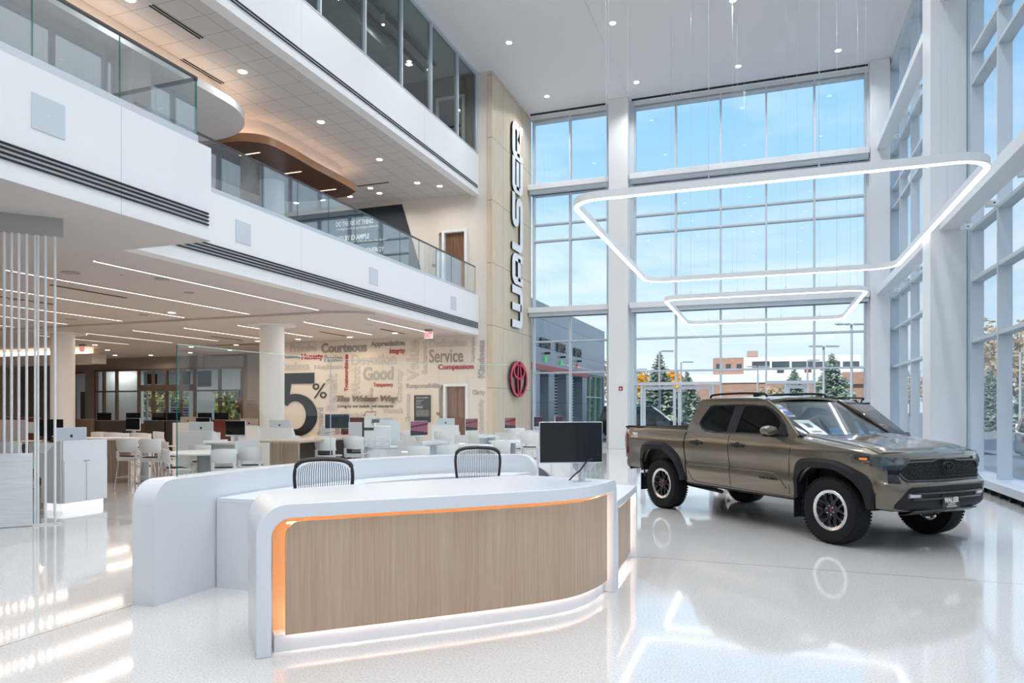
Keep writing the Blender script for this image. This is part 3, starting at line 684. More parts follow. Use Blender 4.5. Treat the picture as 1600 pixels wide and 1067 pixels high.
def sgn(P_):
    a=P_.nrm(.5); return 1 if (a.x*(0-P_.at(.5).x)+a.y*(0-P_.at(.5).y))>0 else -1
SG=sgn(F)
def po(P_,u,d):
    p=P_.at(u); n=P_.nrm(u)*SG; return p-n*d
def band(P_,u0,u1,z0,z1,d0,d1,name,m,parent,nseg=48,rc=0,**k):
    """curved slab following a path; top left corner rounded by rc"""
    L=P_.L
    def zt(u):
        s=(u-u0)*L
        if rc and s<rc: return z1-rc+math.sqrt(max(0,rc*rc-(rc-s)**2))
        return z1
    us=[u0+(u1-u0)*(i/nseg)**(1.6 if rc else 1) for i in range(nseg+1)]
    b=B(); vs=[]
    for u in us:
        a=po(P_,u,d0); c=po(P_,u,d1); vs+=[(a.x,a.y,z0),(a.x,a.y,zt(u)),(c.x,c.y,zt(u)),(c.x,c.y,z0)]
    fs=[]
    for i in range(nseg):
        for j in range(4): fs.append((4*i+j,4*i+(j+1)%4,4*i+4+(j+1)%4,4*i+4+j))
    fs+=[(0,1,2,3),(4*nseg+3,4*nseg+2,4*nseg+1,4*nseg)]
    b.add(vs,fs); return b.build(name,m,parent,smooth=35,**k)
band(F,.037,.963,0,.895,.20,.22,'backing_panel',mat('honey_wood_backing',(.62,.42,.25),.5),desk)
band(F,.037,.965,0,.115,.085,.20,'plinth',M_solid,desk)
band(F,.058,.955,.118,.865,.045,.07,'oak_front',M_deskoak,desk,rc=.10)
band(F,.062,.93,.845,.857,.085,.10,'led_strip',M_ledw,desk)
band(F,.062,.95,.135,.141,.0715,.080,'led_strip',M_ledu,desk)
a=po(F,.066,.10); B().cyl(a.x,a.y,.14,.80,.008,8).build('led_strip',M_ledw,desk)
a=po(F,.952,.10); B().cyl(a.x,a.y,.14,.85,.006,8).build('led_strip',M_ledp,desk)
# low return desk to the right
d2=thing('side_desk','lower white return desk with small oak front to the right of the reception desk','reception desk')
F2=Path([(-1.262,6.26),(-1.27,6.6),(-1.29,7.1),(-1.325,7.66)],6); B2=Path([(-1.95,6.30),(-1.96,6.6),(-1.98,7.1),(-2.02,7.7)],6)
shell(F2,B2,.785,.07,.02,.08,'desk_shell',M_solid,d2)
band(F2,.06,.95,0,.71,.16,.18,'backing_panel',mat('honey_wood_backing',(0,0,0)),d2,20)
band(F2,.06,.95,0,.10,.09,.16,'plinth',M_solid,d2,20)
band(F2,.06,.80,.10,.68,.04,.06,'oak_front',M_deskoak,d2,20)
band(F2,.08,.93,.69,.70,.08,.10,'led_strip',M_ledp,d2,20); band(F2,.08,.80,.115,.12,.065,.073,'led_strip',M_ledu,d2,20); a=po(F2,.9,.12); B().cyl(a.x,a.y,.06,.66,.006,8).build('led_strip',M_ledp,d2)
# back counter with frameless glass screen
K=Path([(-4.92,4.395),(-4.915,5.0),(-4.90,5.7),(-4.79,6.4),(-4.56,7.2),(-4.17,7.9),(-3.62,8.42),(-3.02,8.66),(-2.78,8.70)],8)
KI=Path([(-4.68,4.395),(-4.675,5.0),(-4.66,5.65),(-4.56,6.3),(-4.34,7.05),(-3.98,7.70),(-3.50,8.17),(-2.95,8.42),(-2.74,8.46)],8)
kc=thing('back_counter','tall curved white privacy counter with rounded ends behind the reception desk','counter')
out=arch(K.L,1.02,.20,.22)
b=B(); vs=[]
for s,z in out:
    f=K.at(s/K.L); k=KI.at(s/K.L); vs+=[(f.x,f.y,z),(k.x,k.y,z),(f.x,f.y,0),(k.x,k.y,0)]
fs=[]
for i in range(len(out)-1):
    a=4*i; c=a+4; fs+=[(a,c,c+1,a+1),(a,a+2,c+2,c),(a+1,c+1,c+3,a+3),(a+2,a+3,c+3,c+2)]
b.add(vs,fs).build('counter_shell',M_solid,kc,smooth=35,bevel=.005)
gt=thing('glass_screen','clear frameless glass screen standing on the curved back counter','glass screen')
def gp(u): 
    a=K.at(u); c=KI.at(u); return a.lerp(c,.45)
cut=[.075,.44,.985*.945]
for i,(u0,u1) in enumerate(((.070,.455),(.458,.93))):
    n=14; pts=[gp(u0+(u1-u0)*k/n) for k in range(n+1)]
    b=B(); vs=[]
    for k,p in enumerate(pts):
        q=pts[min(n,k+1)]-pts[max(0,k-1)]; nn=Vector((-q.y,q.x)).normalized()*.006
        for s in (1,-1):
            for z in (1.022,2.17): vs.append((p.x+nn.x*s,p.y+nn.y*s,z))
    fs=[(0,1,3,2),(4*n,4*n+2,4*n+3,4*n+1)]
    for k in range(n):
        a=4*k; fs+=[(a,a+4,a+5,a+1),(a+2,a+3,a+7,a+6),(a+1,a+5,a+7,a+3),(a,a+2,a+6,a+4)]
    pn=b.add(vs,fs).build('glass_panel',M_part,gt,smooth=30)
    p=pts[0]
    B().box(p.x-.006,p.x+.004,p.y-.003,p.y,1.022,2.17).build('glass_edge',M_edge if i==0 else mat('pale_glass_joint',(.55,.6,.68),.3),pn)
    B().tube([(q_.x,q_.y,2.172) for q_ in pts],.0035,4).build('top_edge',mat('pale_green_glass_rim',(.35,.55,.52),.2),pn)
# staff worktop inside
st=thing('staff_worktop','white inner worktop running along the back counter','desk')
b=B().prism([(-4.655,5.06),(-4.24,5.08),(-4.22,5.4),(-4.2,6.0),(-4.06,6.7),(-3.72,7.32),(-3.30,7.76),(-2.9,7.98),(-2.8,8.40),(-3.5,8.13),(-3.97,7.66),(-4.33,7.0),(-4.55,6.28),(-4.65,5.65)],.77,.81); b.build('top',M_solid,st,bevel=.004)
B().box(-4.66,-4.22,5.06,5.10,0,.77).build('end_panel',M_lam,st)
# monitor on the reception desk
def at(px,d):
    l=(px-800)/1100*d; return (-S_*d+C_*l,C_*d+S_*l)
t=thing('desktop_monitor','black widescreen monitor on a silver post on the reception desk','monitor',(-1.49,5.87,.99))
mx_,my_=at(893,6.0)
B().cyl(0,0,0,.008,.085,32).cyl(0,0,.008,.40,.027,24).build('stand',M_alu,t)
t2=B().cb((mx_+1.49,my_-5.87-.02,.335),(.545,.028,.352),rz=YAW+.13).build('screen_housing',M_alu,t,bevel=.004)
nv_=Vector((math.sin(YAW+.13),-math.cos(YAW+.13)))
B().cb((mx_+1.49+nv_.x*.0155,my_-5.87-.02+nv_.y*.0155,.337),(.535,.003,.335),rz=YAW+.13).build('display',M_screen,t2)
B().prism([(-.05,0),(.05,0),(.12,.14),(-.02,.14)],-.015,.015,lambda a,z,h:(a+.02,h+.03,z+.07+.02)).build('bracket',M_alu,t)
B().tube(crom([(-.10,-.03,.01),(-.05,-.045,.06),(.0,-.045,.10),(.05,-.03,.17),(.10,-.01,.20)],5),.0065).build('cable',M_black,t)
# mesh task chairs
def task_chair(lab,x,y,rz,kind=0):
    t=thing('mesh_office_chair',lab,'office chair',(x,y,0),rz,'ribbed mesh office chairs at reception')
    # seat faces local -Y ; backrest at +Y
    sp=[]
    z0,z1=.56,1.15
    prof=[(.205,.58),(.215,.66),(.235,.78),(.25,.90),(.258,1.0),(.252,1.07),(.225,1.125),(.15,1.155),(0,1.165)]
    pts=[(x_,.23+.05*math.sin((z-.5)*4)+.05*(z-.6),z) for x_,z in prof]
    fr=crom(pts,4); fr=[Vector(p) for p in fr]; full=fr+[Vector((-p.x,p.y,p.z)) for p in fr[::-1][1:]]
    B().tube(full,[.013 if abs(p.z)<1.09 else .020 for p in full],8).build('back_frame',mat('dark_bronze_frame',(.055,.048,.05),.35,.3),t)
    m=B()
    for k in range(25):
        u=-1+2*k/24
        col=[]
        for j in range(9):
            zz=.60+(1.14-.045*abs(u)**3*1.6-.60)*j/8
            hw=lerpl(zz,[(z,x_) for x_,z in prof[:-1]]); 
            if zz>1.10: hw=.235
            xx=u*(hw-.014); col.append((xx,.23+.05*math.sin((zz-.5)*4)+.05*(zz-.6)+.03*(1-u*u),zz))
        m.tube(col,.0032,5)
    m.build('ribbed_mesh',mat('grey_mesh_cord',(.07,.075,.085),.6),t)
    B().sheet(lambda u,v,o:(.24*(2*u-1),-.22+.44*v,.47+.02*math.cos(PI*(u-.5))-.03*(1-v)**4+o-.03),10,8,.05).build('seat',M_blk2,t)
    B().cyl(0,0,.12,.46,.028).build('gas_lift',M_black,t)
    b=B()
    for k in range(5):
        a=2*PI*k/5+.3; b.tube([(0,0,.14),(.30*math.cos(a),.30*math.sin(a),.07)],[.03,.015])
        b.cyl(.30*math.cos(a),.30*math.sin(a),.0,.05,.025,12)
    b.build('five_star_base',M_black,t)
    b=B()
    for s in (1,-1): b.tube([(s*.25,.12,.44),(s*.29,.12,.52),(s*.29,.08,.66)],.014); b.cb((s*.29,.02,.67),(.07,.26,.03))
    b.build('armrest',M_black,t)
    B().tube([(0,.0,.46),(0,.22,.50),(0,.27,.66)],.022).build('back_spine',M_black,t)
    return t
x,y=at(540,6.78); task_chair('ribbed black mesh office chair behind the left half of the reception desk',x,y-.25,YAW+.05+PI*0+PI)
x,y=at(757,8.6); task_chair('ribbed black mesh office chair near the right end of the back counter',x,y-.25,YAW+PI+.1)
t=thing('shell_chair','grey upholstered round back chair mostly hidden beyond the reception desk','chair',(*at(836,9.75),0),YAW+.5)
b=B().sheet(lambda u,v,o:((.25+o)*math.cos(PI*1.15*(u-.5)+PI/2)*(1-.12*v),(.25+o)*math.sin(PI*1.15*(u-.5)+PI/2),.42+.40*v*(.55+.45*math.sin(PI*u))),18,8,.035); b.build('backrest',mat('grey_felt',(.22,.23,.26),.8),t)
B().cyl(0,0,.38,.44,.23,32).build('seat',mat('grey_felt',(0,0,0)),t)
for k in range(4):
    a=PI/4+k*PI/2; B().tube([(.15*math.cos(a),.15*math.sin(a),.38),(.24*math.cos(a),.24*math.sin(a),0)],.012).build('leg',M_black,t)
# ================================================================ sales floor furniture
def apple(k,m,parent,x,y,z):
    b=B()
    q=flatmesh([[tuple(v) for v in crom([(0,.35),(.28,.45),(.45,.15),(.36,-.25),(.15,-.5),(0,-.43),(-.15,-.5),(-.38,-.22),(-.46,.12),(-.28,.45),(0,.35)],4)[:-1]]],.002); b.add(q.v,q.f)
    q=flatmesh([[(0,.42),(.06,.6),(.22,.72),(.16,.54)]],.002); b.add(q.v,q.f)
    b.v=[(v[0]*k,v[1]*k,v[2]) for v in b.v]; onwall(b,x,y,z).build('logo',m,parent,smooth=0)
def computer(screen,body):
    """all-in-one; display faces local +Y, back faces -Y; origin on desk"""
    t=thing('all_in_one_computer','x','computer')
    bd=B().prism(rrect(-.275,.275,.12,.47,.012,3),-.012,.012,lambda a,z,h:(a,h+.0,z)).build('housing',body,t,bevel=.003)
    B().box(-.27,.27,.012,.0145,.155,.465).build('display',screen,bd)
    if screen is not M_screen:
        B().prism([(-.27,.42),(.27,.36),(.27,.325),(-.27,.385)],.0145,.0155,lambda a,z,h:(a,h,z)).build('display_band',mat('dark_plum_band',(.035,.012,.02),.3),bd)
        B().prism([(-.27,.155),(.27,.155),(.27,.27),(-.27,.21)],.0145,.0155,lambda a,z,h:(a,h,z)).build('display_band',mat('dark_plum_band',(0,0,0)),bd)
    apple(.055,M_black,bd,0,-.0125,.33)
    B().prism([(-.008,.0),(.008,.0),(.008,.2),(-.008,.2)],-.06,.06,lambda a,z,h:(h,a-.02,z)).box(-.075,.075,-.10,.07,0,.008).build('stand',M_alu,t)
    return t
def shade(c,e):return mat
M_wal=mat('magenta_wallpaper_screen',(.02,.01,.015),.1,es=.42,ec=(.55,.18,.30))
M_ros=mat('rose_wallpaper_screen',(.02,.01,.015),.1,es=.40,ec=(.50,.15,.14))
M_plm=mat('plum_wallpaper_screen',(.02,.01,.015),.1,es=.3,ec=(.16,.08,.11))
M_body=mat('silver_computer_body',(.66,.72,.78),.3,.15); M_bodyw=mat('champagne_computer_body',(.50,.42,.36),.35,.3)
CP={}
def place_computer(kind,x,y,z,rz,lab):
    key=kind
    if key not in CP:
        CP[key]=computer({'b':M_screen,'w':M_screen,'m':M_wal,'r':M_ros,'p':M_plm}[kind],M_bodyw if kind=='w' else M_body)
        t=CP[key]; t.location=(x,y,z); t.rotation_euler=(0,0,rz); t['label']=lab; t['group']='all in one computers on the sales desks'
        return t
    return dup(CP[key],loc=(x,y,z),rz=rz,label=lab,group='all in one computers on the sales desks')
POD=None
POD2=None
def pod(px,d,rz,lab,comp,clab,flip=0,h=1.10):
    if comp in 'mrp' or (comp=='b' and 'black' in clab): return lowpod(px,d,rz,lab,comp,clab)
    return hipod(px,d,rz,lab,comp,clab)
def lowpod(px,d,rz,lab,comp,clab):
    global POD2
    x,y=at(px,d)
    if POD2 is None:
        t=thing('workstation_pod',lab,'desk',(x,y,0),rz,'low white workstation pods with visible screens')
        B().box(-.42,.42,-.02,.66,.82,.86).build('desktop',M_lam,t,bevel=.003)
        B().box(-.40,.40,0,.45,.10,.82).build('cabinet',M_lam,t,bevel=.003)
        for s in (-1,1):
            k=B().prism([(-.04,.03),(.40,.03),(.50,.5),(.70,.70),(.70,.90),(-.04,.90)],s*.42,s*.445,lambda a,z,h:(h,a,z)).build('side_panel',M_lam,t)
            B().box(s*.445,s*.447,.1,.3,.66,.685).build('side_slot',mat('lit_slot',(1,1,1),.4,es=.8,ec=(1,.95,.9)),k)
        B().box(-.38,.38,.02,.42,0,.10).build('toe_kick',M_lam,t)
        B().box(-.25,.25,.40,.60,.86,.864).build('desk_mat',mat('pale_desk_mat',(.5,.47,.45),.6),t)
        POD2=t; r=t
    else: r=dup(POD2,loc=(x,y,0),rz=rz,label=lab)
    m=Matrix.Rotation(rz,4,'Z')@Vector((0,.18,0))
    place_computer(comp,x+m.x,y+m.y,.86,rz,clab)
    return r
def hipod(px,d,rz,lab,comp,clab,flip=0,h=1.10):
    """workstation pod, privacy panel on local -Y side"""
    global POD
    x,y=at(px,d) if not isinstance(px,tuple) else px
    if POD is None:
        t=thing('workstation_pod',lab,'desk',(x,y,0),rz,'white workstation pods on the sales floor')
        B().box(-.39,.39,-.03,0,.12,1.10).build('privacy_panel',M_lam,t,bevel=.003)
        B().box(-.39,.39,0,.75,.79,.83).build('desktop',M_lam,t,bevel=.003)
        B().box(-.37,.37,0,.40,.12,.78).build('cabinet',M_lam,t,bevel=.003)
        for s in (-1,1):
            k=B().box(s*.195-.185,s*.195+.185,-.045,-.031,.13,.78).build('cabinet_door',M_lam,t,bevel=.002)
            B().box(s*.03-.025,s*.03+.025,-.055,-.045,.765,.775).build('door_pull',M_chr,k)
            B().prism([(0,.12),(.42,.12),(.42,.5),(.75,.78),(.75,.86),(.30,.90),(.12,1.08),(0,1.10)],s*.39-.0,s*.39+s*.02,lambda a,z,h:(h,a,z)).build('side_panel',M_lam,t)
        B().box(-.36,.36,.02,.38,0,.115).build('toe_kick',mat('lit_toe_kick',(.9,.9,.92),.4,es=.7,ec=(.9,.9,1.)),t)
        B().box(.395,.40,.15,.32,.62,.65).build('side_slot',mat('lit_slot',(1,1,1),.4,es=.8,ec=(1,.95,.9)),t)
        POD=t; r=t
    else: r=dup(POD,loc=(x,y,0),rz=rz,label=lab)
    m=Matrix.Rotation(rz,4,'Z')@Vector((0,.30,0))
    place_computer(comp,x+m.x,y+m.y,.83 if h<1.2 else .83,rz,clab)
    return r
def chair_proto(stool):
    t=thing('bar_stool' if stool else 'stacking_chair','x','stool' if stool else 'chair')
    dz=.17 if stool else 0
    sh=.47+dz
    def back(u,v,o):
        a=(u-.5); zz=sh+.09+.28*v; return (a*.44*(1+.06*v),.20+.05*v-.10*(2*a)**2*1.0+o+.03*math.sin(PI*v),zz-.02*(2*a)**2*v)
    b=B().sheet(back,14,6,.014)
    for s in (1,-1):
        b.sheet(lambda u,v,o:(s*(.165+.055*u),.135+.03*v+o,sh-.09+.20*v),2,4,.014)
    b.box(-.18,.18,.135,.149,sh-.09,sh+.01)
    b.build('backrest',M_plas,t)
    B().sheet(lambda u,v,o:(.22*(2*u-1),-.22+.40*v,sh-.03+o-.03*(1-v)**5+.012*(2*u-1)**2),8,8,.02).build('seat_shell',M_plas,t)
    B().sheet(lambda u,v,o:(.20*(2*u-1),-.20+.36*v,sh-.008+o-.03*(1-v)**5),8,8,.02).build('seat_pad',M_blk2,t)
    for sx in (1,-1):
        for sy in (1,-1):
            B().tube([(sx*.17,sy*.15,sh-.02),(sx*.22,sy*.22,0)],.010,8).build('leg',M_chr,t)
    if stool:
        B().tube([(.205,.20,.22),(.205,-.20,.22),(-.205,-.20,.22),(-.205,.20,.22)],.008,6,closed=True).build('footrest',M_chr,t)
    return t
CHP={}
def chair(px,d,rz,lab,stool=0):
    x,y=at(px,d)
    if stool not in CHP:
        t=chair_proto(stool); CHP[stool]=t; t.location=(x,y,0); t.rotation_euler=(0,0,rz); t['label']=lab; t['group']='white bar stools' if stool else 'white stacking chairs'; return t
    return dup(CHP[stool],loc=(x,y,0),rz=rz,label=lab)
V=YAW   # rotation that turns local -Y to the viewer
# chairs: backrest on local +Y, so V+PI shows the back to the viewer
def round_table(px,d,r,lab,h=.74,m=M_lam,ped=.10):
    x,y=at(px,d); t=thing('pedestal_table',lab,'table',(x,y,0),0,'round pedestal tables')
    B().cyl(0,0,h-.03,h,r,48).build('tabletop',m,t,bevel=.004); B().cyl(0,0,.02,h-.03,ped,32).build('pedestal',mat('grey_pedestal',(.38,.43,.47),.4),t); B().cyl(0,0,0,.02,r*.5,32).build('base_plate',mat('grey_pedestal',(0,0,0)),t)
round_table(318,14.1,.74,'round white table with thick grey pedestal among chairs at left',ped=.12)
round_table(226,15.2,.38,'tall narrow round table with dark pedestal between the white bar stools',h=.93,ped=.08)
round_table(738,16.6,.50,'small round white table behind the right mesh office chair')
round_table(800,18.6,.62,'round white table in front of the maple wall')
pod((-10.36,8.34),0,PI/2,'white two-door workstation cabinet beside the tall white rods','b','silver all-in-one computer, back turned, on the white cabinet beside the rods')
pod(305,15.7,V,'white workstation pod behind the round table at left','b','pale all-in-one computer, back turned, behind the round table at left')
pod(431,18.2,V,'white workstation pod in front of the right round column','b','pale all-in-one computer, back turned, before the right round column')
pod(381,20.6,V-.15,'workstation pod left of the right round column','w','champagne all-in-one computer, back turned, left of the round column')
pod(288,24.5,V,'workstation pod farthest back under the entrance doors','w','champagne all-in-one computer, back turned, under the glazed entrance')
pod(597,22.0,V,'workstation pod behind the printers','b','silver all-in-one computer, back turned, behind the printers')
pod(695,21.2,V,'workstation pod below the wooden door','b','silver all-in-one computer, back turned, below the wooden door')
pod(217,19.8,V+PI-.4,'workstation pod with a black screen behind the bar stools','b','black-screened all-in-one computer behind the bar stools at far left')
pod(325,20.8,V+PI-.4,'workstation pod in front of the red sofa','b','black-screened all-in-one computer in front of the red sofa')
pod(377,15.9,V+PI-.35,'workstation pod with a large black screen beside the oak counter','b','large black-screened all-in-one computer left of the oak counter')
pod(645,15.6,V+PI+.95,'workstation pod with magenta screen right of the printers','m','all-in-one computer with a magenta striped screen')
pod(728,19.0,V+PI+1.0,'workstation pod with rose screen right of the wooden door','r','all-in-one computer with a rose patterned screen, right of the wooden door')
pod(789,21.0,V+PI+.95,'workstation pod before the maple wall','r','all-in-one computer with a rose screen before the maple wall')
pod(833,23.0,V+PI+1.0,'workstation pod nearest to the back window wall','p','all-in-one computer with a dark plum screen beside the back window wall')
pod(866,24.6,V+PI+1.0,'workstation pod behind the reception monitor','p','all-in-one computer with a dark plum screen above the reception monitor')
CH=[(206,14.3,V+PI-.1,'white bar stool at the far left of the sales floor',1),(242,14.0,V+PI-.1,'white bar stool just left of the glass edge',1),
(276,13.5,V+2.2,'white chair turned sideways at the left of the round table',0),(317,15.1,V+PI+.1,'white chair behind the round table, between table and pod',0),
(351,13.6,V+PI+.30,'white chair in front right of the round table, left of the black screen',0),(393,14.2,V+PI+.15,'white chair directly below the large black screen',0),
(347,18.6,V+1.9,'white chair between the round table and the large black screen',0),(222,17.5,V+PI,'white stool behind the two front bar stools',1),
(257,18.4,V+2.6,'white stool right of the far left pod',1),(268,16.6,V+2.4,'white chair behind the glass edge beside the left pod',0),
(513,14.8,V+PI-.15,'white bar stool at the oak counter, left of three',1),(557,15.35,V+PI-.15,'white bar stool at the oak counter, middle of three',1),(604,16.8,V+PI-.15,'white bar stool at the oak counter, right of three',1),
(656,14.7,V+PI,'white chair in front of the magenta screened pod',0),(699,15.2,V+PI+.1,'white chair to the left of the right mesh office chair',0),
(695,18.4,V+PI-.6,'white stool in front of the silver computer below the door',1),(731,15.3,V+PI,'white chair at the small round table',0),(748,18.0,V+PI-.9,'white stool beside the rose screened pod',1),
(783,17.0,V+PI,'white chair right of the right mesh office chair',0),(768,20.0,V+PI,'white chair behind the round table before the maple wall',0),
(818,19.8,V+.9,'white chair at the right of the round table before the maple wall',0),(828,17.6,V+PI-.1,'white bar stool left of the reception monitor',1),
(808,21.8,V+PI,'white bar stool by the maple wall',1),(75,12.6,V+PI,'white bar stool seen through the tall white rods',1),(24,12.9,V+PI,'white bar stool behind the textured white panel',1),
(182,17.8,V+PI,'white stool half hidden behind the striped oak counter',1),(162,18.2,V+PI,'white stool behind the kiosk computer',1),(640,19.5,V+PI,'white stool behind the magenta screen',1)]
for c in CH: chair(*c)
# oak counter with wooden end panel
t=thing('oak_counter','long grey oak counter with solid wood end panel and three stools','counter')
x0,y0=at(464,13.7); x1,y1=at(625,18.0); dv=Vector((x1-x0,y1-y0)); L_=dv.length; an=math.atan2(dv.y,dv.x)
m=Matrix.Translation((x0,y0,0))@Matrix.Rotation(an,4,'Z')
B().box(0,L_,-.05,.85,.93,.97).xf(m).build('countertop',M_ctop,t,bevel=.004)
B().box(0,.05,-.03,.62,0,.93).box(L_-.05,L_,0,.8,0,.93).xf(m).build('end_panel',M_greyoak,t)
B().box(.6,L_-.05,.45,.5,.1,.93).xf(m).build('modesty_panel',mat('dark_oak',(.10,.075,.06),.5),t)
x,y=at(527,17.2); t=thing('desktop_monitor','black monitor on a beige stand on the oak counter','monitor',(x,y,.97),V-.1)
B().box(-.31,.31,-.012,.012,.14,.50).build('screen_housing',M_alu,t,bevel=.003); B().box(-.30,.30,-.016,-.012,.15,.49).build('display',mat('dark_glossy_display',(.006,.016,.02),.08,spec=.7),t)
B().box(-.06,.06,.012,.03,0,.3).box(-.1,.1,-.06,.1,0,.01).build('stand',M_bodyw,t); B().tube(crom([(-.36,.1,.01),(-.2,.08,.05),(-.05,.04,.07),(.05,.03,.06),(.15,.05,.01)],5),.005).build('cable',M_black,t)
# left striped oak counter
t=thing('oak_counter','striped grey oak counter behind the white kiosk at left','counter'); x,y=at(155,15.2)
m=Matrix.Translation((x,y,0))@Matrix.Rotation(V+.03,4,'Z')
B().box(-.85,.65,-.02,.03,0,.92).box(-.85,-.80,.03,.7,0,.92).xf(m).build('front_panel',M_greyoak,t); B().box(-.90,.72,-.05,.72,.92,.96).xf(m).build('countertop',M_lam,t)
t=thing('oak_counter','dark oak counter with black monitor behind the tall white rods','counter'); x,y=at(62,14.6); m=Matrix.Translation((x,y,0))@Matrix.Rotation(V,4,'Z')
B().box(-.5,.75,-.3,.4,.88,.93).xf(m).build('countertop',M_oak,t); B().box(-.45,.70,-.05,0,0,.88).xf(m).build('front_panel',mat('dark_oak',(0,0,0)),t)
x,y=at(77,14.6); t=thing('desktop_monitor','black monitor behind the tall white rods','monitor',(x,y,.93),V+.1)
B().box(-.27,.27,-.012,.012,.11,.45).build('screen_housing',M_black,t); B().box(-.265,.265,-.016,-.012,.12,.445).build('display',M_screen,t); B().box(-.04,.04,0,.03,0,.2).box(-.1,.1,-.08,.08,0,.01).build('stand',M_black,t)
x,y=at(90,14.3); t=thing('desk_phone','black desk phone with papers beside the monitor behind the rods','telephone',(x,y,.93),V)
B().prism([(-.1,0),(.1,0),(.1,.10),(-.1,.03)],-.10,.10,lambda a,z,h:(h,a,z)).build('phone_body',M_black,t,bevel=.004); B().box(-.09,-.04,-.09,.09,.07,.10).build('handset',M_black,t)
B().box(.0,.08,.0,.06,.075,.09).build('display',mat('phone_display',(.25,.3,.28),.3),t)
x,y=at(20,15.8); t=thing('cubicle_panel','pale pink-white office partition behind the tall rods','partition'); m=Matrix.Translation((x,y,0))@Matrix.Rotation(V,4,'Z'); B().box(-1.2,.30,0,.04,0,1.35).xf(m).build('panel',mat('pinkish_laminate',(.60,.54,.54),.5),t); B().box(.30,.75,.0,.04,1.05,1.30).xf(m).build('screen',M_lam,t)
# printers on a low cabinet with dividers
x,y=at(592,15.6); t=thing('storage_cabinet','low white two-door cabinet under the printers','cabinet',(x,y,0),V+.12)
B().box(-.40,.40,0,.5,.05,.72).build('body',M_lam,t,bevel=.003); B().box(-.42,.42,-.02,.52,.72,.75).build('top',M_lam,t,bevel=.003)
for s in (-1,1):
    k=B().box(s*.2-.19,s*.2+.19,-.018,0,.06,.71).build('cabinet_door',M_lam,t); B().box(s*.2-.06,s*.2+.06,-.03,-.018,.685,.695).build('door_pull',M_alu,k); B().cyl(0,0,0,.005,.008,10).xf(Matrix.Translation((s*.2,-.018,.62))@Matrix.Rotation(PI/2,4,'X')).build('lock',M_chr,k)
def printer(px,d,w,h,lab,panel):
    x,y=at(px,d); t=thing('office_printer',lab,'printer',(x,y,.75),V+.12)
    B().box(-w/2,w/2,-.2,.2,0,h).build('body',M_plas,t,bevel=.008)
    for k,z in enumerate((.05,.16)): 
        dr=B().box(-w/2+.01,w/2-.01,-.21,-.2,z-.03,z+.06).build('paper_tray',M_lam,t,bevel=.002); B().box(-.04,.04,-.216,-.21,z+.01,z+.025).build('tray_pull',M_alu,dr)
    if panel:
        B().box(-w/2,w/2-.02,-.17,.18,h,h+.07).build('scanner_lid',mat('pale_blue_plastic',(.62,.70,.76),.4),t,bevel=.005)
        B().box(-w/2+.0,w/2-.01,-.205,-.06,h*.62,h*.72).build('output_slot',M_black,t)
        B().cb((w/2+.03,-.22,h-.02),(.17,.10,.02),rx=.7).build('control_panel',mat('dark_touch_panel',(.05,.055,.065),.2),t,bevel=.003)
        B().tube([(-w/2-.03,0,h+.09),(-w/2+.02,.02,h+.18),(w/2+.02,.02,h+.18),(w/2+.0,0,h+.09)],.009).build('lid_handle',M_black,t)
    return t
printer(578,15.7,.22,.60,'pale office printer with touch panel and black lid handle',1); printer(598,15.8,.34,.46,'white boxy office printer right of the touch panel printer',0)
def divider(px,d,w,z1,lab,m,rz=0,z0=0):
    x,y=at(px,d); return B().box(-w/2,w/2,-.02,.02,z0,z1).build('divider_panel',m,label=lab,cat='partition',loc=(x,y,0)) if 0 else _div(x,y,w,z0,z1,lab,m,rz)
def _div(x,y,w,z0,z1,lab,m,rz):
    o=B().box(-w/2,w/2,-.02,.02,z0,z1).build('divider_panel',m,label=lab,cat='partition',bevel=.003); o.location=(x,y,0); o.rotation_euler=(0,0,V+rz); return o
divider(604,16.5,.62,1.32,'white divider panel behind the white boxy printer',M_lam,.1)
divider(558,16.6,.40,1.28,'grey-white divider panel beside the dark narrow panel',mat('grey_laminate',(.62,.63,.68),.5))
divider(569.5,15.9,.10,1.36,'narrow black panel left of the touch panel printer',M_black)
divider(552,18.0,.62,1.37,'burgundy panel behind the oak counter monitor',M_bord,0,0)
divider(508,17.9,.25,1.17,'pale divider left of the oak counter monitor',mat('grey_laminate',(0,0,0)))
# booths and sofas
def booth(x,y,w,h,lab,m,d=.6,rz=0):
    t=thing('booth_sofa',lab,'sofa',(x,y,0),rz); B().box(-w/2,w/2,0,.18,.0,h).build('backrest',m,t,bevel=.03); B().box(-w/2,w/2,.18,.18+d,.15,.46).build('seat',m,t,bevel=.03); return t
M_brn=mat('dark_brown_leather',(.035,.027,.024),.45); M_rds=mat('brick_red_fabric',(.13,.02,.014),.7)
for px,w_,lab in ((176,1.3,'dark brown booth sofa back, left of three below the glazed entrance'),(240,.74,'dark brown booth sofa back, middle of three below the glazed entrance'),(274,.74,'dark brown booth sofa back, right of three below the glazed entrance')):
    x,y=at(px,25.2); booth(x,y,w_,1.17,lab,M_brn,rz=V)
x,y=at(357,24.0); booth(x,y,1.15,1.22,'brick red high-backed sofa under the entrance glazing',M_rds,rz=V)
x,y=at(30,16.5); booth(x,y,.8,1.4,'red high-backed sofa behind the tall rods at far left',M_rds,rz=V)
x,y=at(124,25.); booth(x,y,.9,1.22,'brown wooden bench back beside the left round column',mat('brown_laminate',(.12,.07,.045),.5),rz=V)
